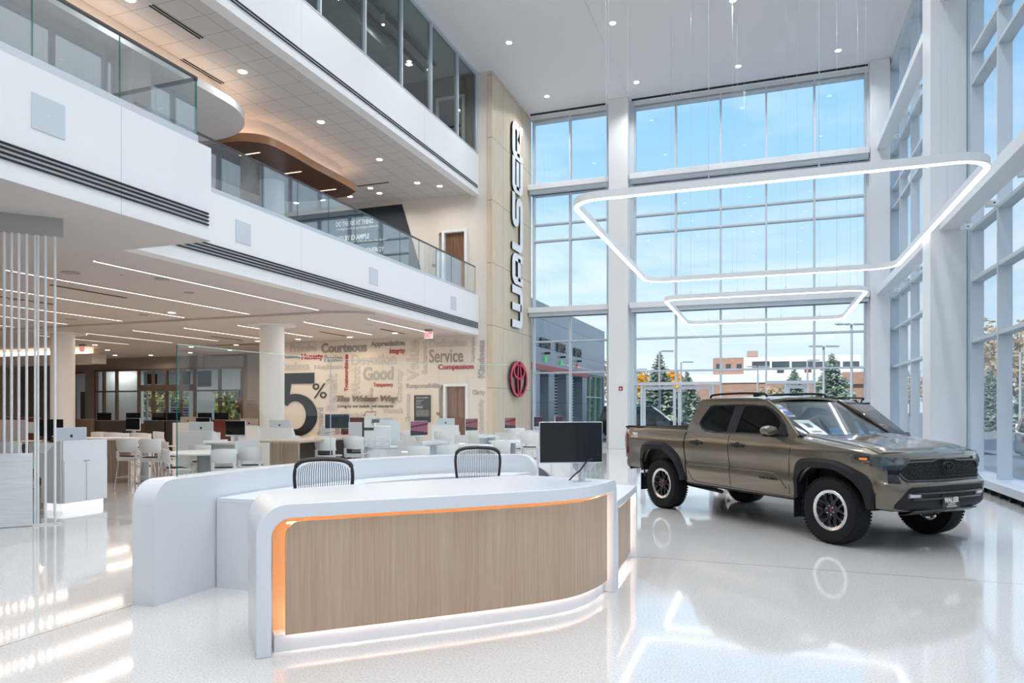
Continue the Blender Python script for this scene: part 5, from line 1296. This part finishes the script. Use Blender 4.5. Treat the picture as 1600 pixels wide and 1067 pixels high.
    # ---- flares
    for s in (-1,1):
        for c,pts_o,pts_i,nm in ((RW,[(-.60,.56),(-.60,.88),(-.40,1.045),(0,1.065),(.16,1.055),(.40,.91),(.52,.68),(.56,.50)],[(-.49,.58),(-.50,.80),(-.33,.925),(-.03,.95),(.10,.94),(.30,.80),(.43,.62),(.47,.50)],'rear'),
                              (FW,[(-.57,.48),(-.57,.83),(-.42,.985),(-.10,1.005),(.14,.985),(.40,.89),(.53,.78),(.57,.48)],[(-.49,.50),(-.49,.72),(-.37,.865),(-.10,.895),(.10,.885),(.32,.775),(.43,.66),(.50,.48)],'front')):
            n=40; PO=Path(pts_o,3); PI_=Path(pts_i,3); b=B(); rings=[]
            for k in range(n+1):
                u=k/n; o_=PO.at(u); i_=PI_.at(u); mdl=o_.lerp(i_,.35)
                xo,xi,xm=c+o_.x,c+i_.x,c+mdl.x
                yo=yf(min(xo,2.26),o_.y); yi=yf(min(max(xi,-2.7),2.26),i_.y)
                yi=max(yi,.905 if c<0 else .90); 
                if xo>2.2: yo-=.0
                rings.append([(xo,s*(yo-.01),o_.y),(xo*.97+xm*.03,s*(yo+.012),o_.y*.97+mdl.y*.03),(xm,s*(max(yo,yi)+.038),mdl.y),(xi,s*(yi+.040),i_.y),(xi,s*(yi-.03),i_.y),(xi+(c-xi)*.04,s*(yi-.20),i_.y+.0)])
            m_=6; vs=[v for r in rings for v in r]
            b.add(vs,[(k*m_+j,(k+1)*m_+j,(k+1)*m_+j+1,k*m_+j+1) for k in range(n) for j in range(m_-1)]); b.build('fender_flare',M_flare,T,smooth=35)
            B().box(c-.46,c+.46,s*.55,s*.60,.45,.98).box(c-.47,c+.47,s*.58,s*.80,.90,.96).box(c-.50,c-.46,s*.58,s*.80,.45,.92).box(c+.46,c+.50,s*.58,s*.80,.45,.92).build('wheel_well',M_flare,T)
    for c in (RW,FW):
        for s in (-1,1): wheel(T,c,s*.835,s)
    for c,x0 in ((RW,-.565),(FW,-.545)):
        for s in (-1,1): B().box(c+x0-.015+(0 if c>0 else 1.08*0),c+x0,s*.68,s*.93,.24,.52).build('mud_flap',M_flare,T)
    # underbody
    b=B(); b.box(-2.5,2.2,-.50,-.40,.42,.56); b.box(-2.5,2.2,.40,.50,.42,.56); b.box(-1.05,1.15,-.84,.84,.44,.50); b.box(1.2,2.25,-.62,.62,.50,.62); b.tube([(RW,-.7,.40),(RW,.7,.40)],.05); b.tube([(FW,-.7,.38),(FW,.7,.38)],.035); b.tube([(-2.4,.3,.40),(-.2,.25,.38),(.9,.2,.40)],.035); b.box(RW-.14,RW+.14,-.14,.14,.28,.52); b.tube([(-1.3,-.62,.40),(-.55,-.60,.36)],.03)
    b.build('underbody',M_black,T)
    # ---- details on the right and left flank
    for s in (-1,1):
        def sp3(x,z,o=.001): return (x,s*(yf(x,z)+o),z)
        g=B()
        g.tube([sp3(-1.02+.0*(z-.9),z) for z in [.50+.05*k for k in range(16)]],.010,5)
        g.tube([sp3(-.06+.012*math.sin(z*3),z) for z in [.49+.05*k for k in range(16)]],.004,5)
        g.tube([sp3(x,z) for x,z in ((1.12,1.24),(1.10,1.1),(1.07,.95),(1.05,.8),(1.045,.6),(1.04,.52))],.004,5)
        g.tube([sp3(-.80+1.85*k/20,.50-.02*k/20) for k in range(21)],.004,5)
        g.tube([sp3(x,z) for x,z in ((-.97,.80),(-.95,.62),(-.88,.53),(-.80,.50))],.004,5)
        g.build('door_gap',M_gloss,T)
        g=B(); g.tube([sp3(-.97+1.74*k/24,.765,.0) for k in range(25)]+[sp3(.86,.73),sp3(.93,.66),sp3(.99,.58)],.009,6); g.build('door_crease',M_olive,T)
        for x0 in (-.87,.0):
            h=B(); h.tube([sp3(x0,1.10,.012),sp3(x0+.04,1.105,.035),sp3(x0+.13,1.105,.04),sp3(x0+.23,1.10,.035),sp3(x0+.27,1.095,.012)],[.018,.022,.028,.022,.018],8); h.build('door_handle',M_flare,T)
            B().lathe([(0,0),(.05,.004),(.055,-.006)],20,lambda a,b_,h,x0=x0:(x0+.135+a,s*(yf(x0,1.10)+.001+h),1.10+b_*.75),False).build('handle_recess',M_gloss,T)
        mr=B(); 
        mr.lathe([(0,-.085),(.06,-.08),(.10,-.04),(.11,.02),(.09,.07),(0,.085)],24,lambda a,b_,h:(.83+h,s*(1.04+a*1.05),1.325+b_*.62),False); mr.build('mirror_cap',M_olive,T,smooth=50)
        B().tube([(.80,s*.85,1.27),(.82,s*.94,1.262),(.83,s*1.12,1.27)],[.03,.028,.02],8).build('mirror_arm',M_flare,T)
        B().prism([(.98,1.26),(.83,1.26),(.84,1.40)],s*.86,s*.88,lambda a,z,h:(a,h-(z-1.26)*.42*s,z)).build('mirror_base',M_flare,T)
        q=onwall(text('TACOMA',.34,.032,.006,.04),0,0,0,'-y'); 
        if s<0: q.v=[(v[0]+.69,v[1]-yf(.7,.69)-.002,v[2]+.69) for v in q.v]; q.build('door_lettering',M_gloss,T,smooth=0)
        q=onwall(text('TRD',.17,.055,.004,.05),0,0,0,'-y')
        if s<0:
            q.v=[(v[0]-2.36,v[1]-yf(-2.36,1.17)-.012,v[2]+1.17) for v in q.v]; q.build('bed_lettering',wh,T,smooth=0)
            q=onwall(text('OFF ROAD',.19,.022,.004,.02),0,0,0,'-y'); q.v=[(v[0]-2.36,v[1]-yf(-2.36,1.12)-.012,v[2]+1.125) for v in q.v]; q.build('bed_lettering',wh,T,smooth=0)
    return T
truck()
# generic car: lower body, cabin with glass, wheels
def car(name,lab,cat,loc,rz,paint,L=4.7,W=1.86,H=1.70,kind='suv',detail=False,group=None,rackm=None):
    T=thing(name,lab,cat,loc,rz,group); h=L/2; RW,FW=-h+.95,h-.92; AR=.39; R=.34; belt=H*.585
    def zlow(x):
        for c in (RW,FW):
            a=arcz(x,c,AR,.34,1.0)
            if a: return max(a,.30)
        return .30+.12*ss(.25,0,min(x+h,h-x))
    hood=belt-.03
    def ztop(x): return lerpl(x,[(-h,belt-.12),(-h+.12,belt+.02),(h-1.35,belt),(h-.55,hood-.08),(h-.12,hood-.20),(h,hood-.34)])
    def yf(x,z):
        y=W/2*lerpl(z,[(.28,.93),(.5,.985),(.8,1.0),(belt-.05,.965),(belt+.05,.94)])
        e=min(x+h,h-x); return y*(1-.28*max(0,1-e/.55)**2)
    n=48; xs=sorted(set([-h+L*k/n for k in range(n+1)]+[c+s*AR*k for c in (RW,FW) for s in (1,-1) for k in (.999,.95,.85)]+[c+s*(AR+.004) for c in (RW,FW) for s in (1,-1)]))
    body(T,paint,dict(xs=xs,zlow=zlow,ztop=ztop,y=yf,rows=8))
    B().sheet(lambda u,v,o:(-h+L*u,(2*v-1)*yf(-h+L*u,ztop(-h+L*u))*.99,ztop(-h+L*u)+.03*(1-(2*v-1)**2)-o),40,10,.03).build('upper_body',paint,T,smooth=30)
    for e,nm in ((1,'front_bumper'),(-1,'rear_bumper')):
        B().sheet(lambda u,v,o:(e*(h+.02*math.sin(PI*u)-.01-o),(2*u-1)*yf(e*h,.5)*1.01,.42+(ztop(e*h)-.42)*v),10,6,.05).build(nm,paint,T)
    if kind=='suv': top=[(-h+.30,H-.02),(h-2.05,H)]; base=[(-h+.05,belt),(h-1.15,belt)]
    else: top=[(-h+1.35,H-.02),(h-2.15,H)]; base=[(-h+.45,belt),(h-1.25,belt)]
    wt_=W/2*.74; wb=W/2*.93
    def cab(x,z): k=(z-belt)/(H-belt); return wb+(wt_-wb)*k
    zc=H-.07
    xa=lambda z,i:base[i][0]+(top[i][0]-base[i][0])*(z-belt)/(H-belt)
    gl=B(); ring0=[(xa(belt-.02,0),-wb),(xa(belt-.02,1),-wb*.9),(xa(belt-.02,1),wb*.9),(xa(belt-.02,0),wb)]
    def corner(z,inset=0): w_=cab(0,z)-inset; return [(xa(z,0)+inset,-w_),(xa(z,0)-.05+inset,0),(xa(z,0)+inset,w_),(xa(z,1)-inset-.05,w_),(xa(z,1)+.10-inset,0),(xa(z,1)-inset-.05,-w_)]
    a=corner(belt-.03,.0); c=corner(zc,.0); gl.add([(x,y,belt-.03) for x,y in a]+[(x,y,zc) for x,y in c],[(i,(i+1)%6,6+(i+1)%6,6+i) for i in range(6)]+[(6,7,8,9,10,11)]); 
    gl.build('windows',mat('car_window_glass',(.012,.018,.022),.04,spec=.8,coat=1.),T,smooth=0)
    rf=B(); c2=corner(zc,-.012); d_=corner(H-.01,.05); rf.add([(x,y,zc-.03) for x,y in c2]+[(x,y,zc+.02) for x,y in c2]+[(x,y,H) for x,y in d_],[(i,(i+1)%6,6+(i+1)%6,6+i) for i in range(6)]+[(6+i,6+(i+1)%6,12+(i+1)%6,12+i) for i in range(6)]+[(12,13,14,15,16,17),(5,4,3,2,1,0)]); rf.build('roof',paint,T,smooth=35)
    pl=B()
    for s in (1,-1):
        for k in (0.02,.30,.60,.97):
            x0=base[0][0]+(base[1][0]-base[0][0])*k; x1=top[0][0]+(top[1][0]-top[0][0])*k
            pl.tube([(x0,s*(wb+.002),belt),(x1-.03*(k>.9),s*(wt_+.012),zc)],.022 if k in(.02,.97) else .014,6)
    pl.build('pillars',paint,T)
    for c in (RW,FW):
        for s in (-1,1): wheel(T,c,s*(W/2-.125),s,R=R,rim=.22,detail=False)
        B().box(c-.36,c+.36,-W/2+.25,W/2-.25,.3,.72).build('wheel_well',M_black,T)
    B().box(-h+.3,h-.3,-W/2+.2,W/2-.2,.22,.5).build('underbody',M_black,T)
    for s in (-1,1):
        B().box(h-.10,h+.015,s*(W/2-.55),s*(W/2-.25),hood-.42+.0,hood-.31).build('headlamp',mat('car_lamp',(.6,.62,.65),.1,.2),T)
        B().box(-h-.015,-h+.10,s*(W/2-.50),s*(W/2-.22),belt-.30,belt-.16).build('tail_lamp',mat('red_tail_lens',(0,0,0)),T)
        B().lathe([(0,-.05),(.06,-.04),(.07,.02),(0,.05)],14,lambda a,b_,q:(h-1.45+q,s*(W/2+.08+a*1.2),belt+.06+b_),False).build('mirror',paint,T)
        if kind=='suv':
            B().tube(crom([(top[0][0]+.15,s*wt_*.9,H-.01),(top[0][0]+.3,s*wt_*.9,H+.045),(top[1][0]-.2,s*wt_*.9,H+.045),(top[1][0]-.05,s*wt_*.9,H-.01)],5),.018,6).build('roof_rail',M_black,T)
    B().box(h-.02,h+.025,-W*.28,W*.28,.45,hood-.40).build('grille',M_black,T)
    return T
P_dk=mat('black_car_paint',(.012,.014,.018),.15,.2,coat=1.); P_wh=mat('white_car_paint',(.70,.72,.74),.25,coat=1.); P_gr=mat('grey_car_paint',(.16,.18,.20),.25,.3,coat=1.); P_bl=mat('blue_car_paint',(.02,.10,.28),.25,.2,coat=1.); P_rd=mat('red_car_paint',(.35,.01,.015),.25,coat=1.); P_sil=mat('silver_car_paint',(.45,.48,.50),.28,.4,coat=1.)
car('sport_utility_vehicle','dark sport utility vehicle with roof rails parked behind the pickup truck','car',(1.05,15.1,0),math.atan2(-.716,.698),P_dk,L=4.9,W=1.93,H=1.77)
# ================================================================ outside
def f_asph(t,tc):
    n=noise(t,tc,30.,3.); return ramp(t,n,[(.3,(.16,.165,.17)),(.7,(.22,.225,.23))])
struct('ground_1',B().box(-60,120,28.3,260,-.3,-.02).box(4.6,120,-60,28.3,-.3,-.02),base_tex('parking_lot_asphalt',.9,f_asph))
struct('ground_2',B().box(-9.5,12,28.3,31.5,-.02,.0).box(4.5,7.5,-30,31.5,-.02,0.0),mat('concrete_walk',(.42,.41,.40),.85))
b=B().box(-18,60,66,72,-.02,-.012); b.build('lawn_strip',mat('dry_grass',(.30,.27,.12),.95),kind='stuff',label='dry grass strip along the far side of the parking lot',cat='grass')
# service wing on the left
M_met=mat('grey_metal_panel',(.26,.31,.36),.4,.4)
def f_met(t,tc):
    sp_=N(t,'ShaderNodeSeparateXYZ'); t.links.new(tc.outputs['Object'],sp_.inputs[0]); a=lines(t,sp_.outputs[1],1.3,.2,.02); b_=lines(t,sp_.outputs[2],1.25,.6,.025)
    return mixc(t,mth(t,'MAXIMUM',a,b_),(.30,.36,.42),(.10,.13,.16))
M_met=base_tex('jointed_metal_panel',.4,f_met,metal=.2)
t=thing('service_building','grey metal clad service wing with red band and slatted bay doors outside at left','building')
B().box(-12,-9.5,28.5,43.2,3.52,6.35).box(-12,-9.8,28.5,43.2,6.35,6.45).build('upper_wall',M_met,t)
B().box(-9.5,-9.44,28.4,38.6,3.30,3.55).build('red_band',mat('red_metal_band',(.42,.035,.05),.4),t)
for y0,y1 in ((28.4,29.9),(31.25,32.2),(34.3,35.6),(37.6,38.6)): B().box(-10.1,-9.5,y0,y1,0,3.3).build('pier',M_met,t)
B().box(-12,-9.95,38.6,43.2,0,.5).box(-12,-9.5,42.9,43.2,0,3.52).build('plinth',M_met,t)
for i,(y0,y1) in enumerate(((29.9,31.25),(32.2,34.3),(35.6,37.6))):
    d_=B().box(-10.02,-9.98,y0,y1,0,3.3).build('bay_door',M_gdark,t)
    g=B()
    for k in range(20): g.box(-9.98,-9.95,y0+.05+(y1-y0)*.35,y1-.05,.15+k*.155,.15+k*.155+.04)
    g.build('door_slats',M_white,d_)
w_=B().box(-9.72,-9.70,38.6,42.9,.1,3.5).build('corner_glazing',mat('green_reflecting_glass',(.05,.16,.06),.05,spec=.8),t)
g=B()
for y in (38.65,39.9,41.3,42.85): g.box(-9.72,-9.6,y-.03,y+.03,0,3.5)
g.box(-9.72,-9.6,38.6,42.9,2.2,2.26); g.box(-9.72,-9.6,38.6,42.9,3.44,3.5); g.build('corner_frame',M_mull,t)
for y,c in ((30.4,'green'),(33.0,'green'),(36.2,'red')):
    q=text('SERVICE',1.5,.42,.06,.03); onwall(q,-9.44,y+.2,4.55,'+x').build('sign_lettering',mat('dark_sign_letter',(.02,.035,.035),.4),t,smooth=0)
    B().box(-9.5,-9.25,y+.25,y+.32,4.05,4.15).build('wall_lamp',M_black,t)
    B().box(-9.5,-9.42,y+.1,y+.3,3.72,3.94).build('signal_lamp',mat('signal_'+c,(.02,.5,.1) if c=='green' else (.5,.03,.05),.3,es=.45,ec=(.02,.6,.12) if c=='green' else (.7,.05,.08)),t)
# office building far behind
def f_brick(t,tc):
    bk=N(t,'ShaderNodeTexBrick',inp={'Scale':1.0}); bk.inputs['Color1'].default_value=(.36,.20,.14,1); bk.inputs['Color2'].default_value=(.43,.25,.18,1); bk.inputs['Mortar'].default_value=(.42,.26,.2,1); bk.inputs['Brick Width'].default_value=.6; bk.inputs['Row Height'].default_value=.25; bk.inputs['Mortar Size'].default_value=.02
    mp_=N(t,'ShaderNodeMapping'); mp_.inputs['Rotation'].default_value=(PI/2,0,0); t.links.new(tc.outputs['Object'],mp_.inputs[0]); t.links.new(mp_.outputs[0],bk.inputs[0]); return bk.outputs[0]
M_brick=base_tex('brown_brick',.85,f_brick); M_owin=mat('office_window_glass',(.05,.07,.08),.08,spec=.7); M_conc=mat('white_concrete_band',(.82,.80,.76),.7)
t=thing('office_building','brick and white concrete office building across the parking lot','building',(0,0,0))
def BX(px0,px1,y0,y1,Y,dp=3.):
    """world box from angular bounds at distance Y"""
    def X(px): r=(px-800)/1100; return Y*(-S_+r*C_)/(C_+r*S_)
    def Z(px,py): r=(px-800)/1100; return 1.62+(637-py)/1100*(Y/(C_+r*S_))
    pm=(px0+px1)/2; return B().box(X(px0),X(px1),Y,Y+dp,Z(pm,y1),Z(pm,y0))
YB=95.
BX(1040,1352,597,660,YB,8).build('brick_base',M_brick,t); BX(1030,1353,584,597.5,YB-.2,8).build('white_band',M_conc,t)
BX(1114,1162,559,585,YB+2,6).build('brick_tower',M_brick,t); BX(1162,1345,556,585,YB+2,6).build('white_tower',M_conc,t)
BX(1167,1184,548,557,YB+4,3).build('roof_plant',mat('roof_plant_box',(.40,.28,.22),.7),t); BX(1316,1351,581,600,YB-.5,1).build('brick_corner',M_brick,t)
for a,c in ((1119,1125.5),(1134,1141),(1151,1158)): BX(a,c,568.5,576,YB+1.9,.2).build('office_window',M_owin,t)
for a,c in ((1175,1202),(1206,1233),(1237,1270),(1274,1312),(1317,1342)): BX(a,c,564.5,574,YB+1.9,.2).build('office_window',M_owin,t)
BX(1214,1225,578,583,YB-.1,.2).build('office_window',M_owin,t); BX(1257,1268,577,582,YB-.1,.2).build('office_window',mat('red_brown_panel',(.2,.06,.04),.7),t)
def spruce(px,d,h,r,lab,g=None,seed=1,m=None):
    rnd=random.Random(seed); x,y=at(px,d); t=thing('spruce_tree' if m is None else 'autumn_tree',lab,'tree',(x,y,0),0,g)
    B().cyl(0,0,0,h*.93,.16,8,.02).build('trunk',mat('bark',(.10,.07,.05),.9),t)
    b=B(); b2=B()
    if m is None:
        lv=34
        for i in range(lv):
            z=h*(.06+.92*i/lv); rr=r*(1-.97*i/lv)**1.05*(.85+.3*rnd.random()); nb=max(5,int(17*(1-i/lv)+5))
            for k in range(nb):
                a=2*PI*(k+rnd.random())/nb; L_=rr*(.75+.4*rnd.random()); ca,sa=math.cos(a),math.sin(a)
                for j in range(5):
                    q=L_*(.30+.18*j); w_=(.20*rr+.045)*(1.1-.14*j)*(.7+.6*rnd.random()); zz=z-q*.22+rnd.uniform(-.1,.1); dz=w_*.55
                    c_=(q*ca+rnd.uniform(-.1,.1),q*sa+rnd.uniform(-.1,.1),zz)
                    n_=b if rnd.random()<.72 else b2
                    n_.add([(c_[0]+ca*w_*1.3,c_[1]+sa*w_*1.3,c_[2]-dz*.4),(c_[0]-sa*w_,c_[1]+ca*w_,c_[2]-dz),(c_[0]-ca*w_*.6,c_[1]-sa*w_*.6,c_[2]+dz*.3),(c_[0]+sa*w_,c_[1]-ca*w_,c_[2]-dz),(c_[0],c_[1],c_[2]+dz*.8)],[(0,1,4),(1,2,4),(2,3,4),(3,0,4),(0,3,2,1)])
        b.build('foliage',mat('blue_green_needles',(.13,.19,.15),.8),t,smooth=0,fix=False); b2.build('sun_tinted_foliage',mat('sunlit_tint_needles',(.32,.37,.26),.8),t,smooth=0,fix=False)  # second needle colour is paler, sunlight on the branches painted into it
    else:
        for i in range(900):
            a=rnd.uniform(0,2*PI); u=rnd.uniform(-1,1); q=rnd.random()**.4; s_=.16+.14*rnd.random()
            c_=(q*r*math.cos(a)*math.sqrt(1-u*u),q*r*math.sin(a)*math.sqrt(1-u*u),h*.62+q*u*h*.38); e_=[rnd.uniform(-1,1) for _ in range(6)]
            b.add([(c_[0]+s_*e_[0],c_[1]+s_*e_[1],c_[2]+s_),(c_[0]-s_,c_[1]+s_*e_[2],c_[2]-s_*e_[3]),(c_[0]+s_,c_[1]+s_*e_[4],c_[2]-s_*e_[5])],[(0,1,2)])
        b.build('foliage',m,t,smooth=0,fix=False)
        for k in range(7):
            a=k*.9; b2.tube([(0,0,h*.25),(r*.5*math.cos(a),r*.5*math.sin(a),h*.7),(r*.8*math.cos(a),r*.8*math.sin(a),h*.9)],[.08,.04,.01],5)
        b2.build('branches',mat('bark',(0,0,0)),t)
spruce(1030,52,5.9,2.3,'tall dark spruce behind the double entrance door',seed=2)
spruce(1074,60,4.9,2.0,'shorter spruce right of the tall one behind the entrance door',seed=5)
spruce(1241,62,5.2,2.9,'wide blue spruce in front of the brick office building',seed=8)
spruce(1299,48,5.5,2.5,'tall spruce at the right end of the brick office building',seed=11)
M_yl=mat('yellow_leaves',(.75,.38,.02),.8); M_tan2=mat('tan_leaves',(.42,.32,.20),.8); M_grn=mat('green_leaves',(.12,.20,.05),.8)
for px,d,h,r,m_,lab,sd_ in ((1000,74,5.0,1.8,M_yl,'yellow autumn tree left of the tall spruce',21),(1053,78,5.6,1.7,M_yl,'yellow autumn tree between the two spruces',22),(1012,84,5.9,3.0,M_tan2,'pale tan tree farthest back at the left of the parking lot',23),(1206,70,3.6,2.,M_tan2,'bare pale tree in front of the brick wall',24),
    (1552,70,10.5,5.,M_tan2,'bare tan tree outside the right windows, left one',25),(1590,60,9.,5.,M_tan2,'bare tan tree outside the right windows, right one',26),(1422,120,8.,4.,M_tan2,'distant tan tree seen past the corner column',27),(925,75,7.,4,M_tan2,'tan tree beyond the corner of the service wing',28)):
    spruce(px,d,h,r,lab,seed=sd_,m=m_)
spruce(1548,50,4.6,2.0,'small spruce outside the right windows',seed=31)
spruce(1600,52,3.2,1.8,'small spruce at the right edge of the picture',seed=33)
def pole(px,d,ytop,lab,heads=2):
    x,y=at(px,d); h=1.62+(637-ytop)/1100*d; t=thing('parking_lot_light',lab,'street light',(x,y,0),YAW)
    B().cyl(0,0,.6,h,.085,10,.06).build('pole',mat('grey_pole',(.45,.47,.5),.5,.3),t); B().cyl(0,0,0,.6,.25,16).build('concrete_base',M_conc,t)
    for s in ((1,-1) if heads==2 else (1,)): B().box(s*.1 if s>0 else -.85,s*.85 if s>0 else -.1,-.15,.15,h-.02,h+.06).build('lamp_head',mat('grey_pole',(0,0,0)),t)
for px,d,yt,lab,n_ in ((995,60,577,'slender lamp post at the left edge of the wide bay',1),(1030.5,44,549,'lamp post in front of the tall spruce',1),(1064,50,566,'lamp post between the spruces',1),(1184,54,573,'double lamp post in front of the brick wall',2),(1261.5,52,563,'lamp post right of the wide blue spruce',1),(1287,41,541.5,'double lamp post beside the right door',2),(1330.5,38,507,'tallest double lamp post near the right corner column',2),(1594,45,550,'lamp post outside the right windows',1)): pole(px,d,yt,lab,n_)
CARS=[(1008,36,.2,P_dk,'suv','dark grey vehicle outside the left leaf of the entrance door'),(990,47,.1,P_bl,'sedan','blue car at the left edge of the wide bay'),(1050,70,.3,P_bl,'sedan','blue car far behind the entrance door'),(1330,31,1.2,P_wh,'suv','white vehicle left of the corner column'),
(1035,66,0.,P_wh,'suv','white vehicle behind the tall spruce'),(962,58,.4,P_wh,'sedan','white car beyond the service wing corner'),(926,50,.3,P_gr,'suv','grey vehicle beside the service wing glazing'),(1095,74,0,P_sil,'sedan','silver car behind the pickup truck bed')]
for px,d,a,p_,k,lab in CARS:
    x,y=at(px,d); car('parked_car',lab,'car',(x,y,0),a,p_,H=1.72 if k=='suv' else 1.45,kind=k)
car('parked_car','silver vehicle outside the right windows, left one','car',(8.6,21.4,0),-.15,P_sil,L=4.9,H=1.80)
car('parked_car','dark green vehicle outside the right windows, right one','car',(8.9,17.9,0),-.15,mat('dark_green_paint',(.03,.07,.06),.3,coat=1.),L=4.9,H=1.80)
# entrance side greenery beyond the shutter
t=thing('hedge','leafy hedge beyond the slatted shutter','hedge',(-40,40,0)); b=B(); rnd=random.Random(3)
for i in range(1500):
    c_=(rnd.uniform(-8,14),rnd.uniform(-.8,.8),rnd.uniform(0.9,4.5)); s_=.22
    b.add([(c_[0]+s_*rnd.uniform(-1,1),c_[1],c_[2]+s_),(c_[0]-s_,c_[1]+s_*rnd.uniform(-1,1),c_[2]-s_*rnd.random()),(c_[0]+s_,c_[1]+s_*rnd.uniform(-1,1),c_[2]-s_*rnd.random())],[(0,1,2)])
b.build('foliage',mat('yellow_green_leaves',(.32,.30,.08),.8),t,smooth=0,fix=False)
B().box(-9,15,.9,1.1,0,4.2).build('hedge_core',mat('dark_leaves',(.16,.17,.09),.9),t)
car('parked_car','white vehicle beyond the slatted shutter, left one','car',(-41.8,37,0),.1,P_wh); car('parked_car','white vehicle beyond the slatted shutter, right one','car',(-36.0,37.3,0),.1,P_wh)
t=thing('a_frame_sign','small dark sidewalk sign outside the entrance door','sign',(*at(1036,33.5),0),YAW)
B().prism([(-.22,0),(.22,0),(.03,.95),(-.03,.95)],-.3,.3,lambda a,z,h:(h,a,z)).build('board',mat('slate_board',(.06,.09,.12),.5),t)
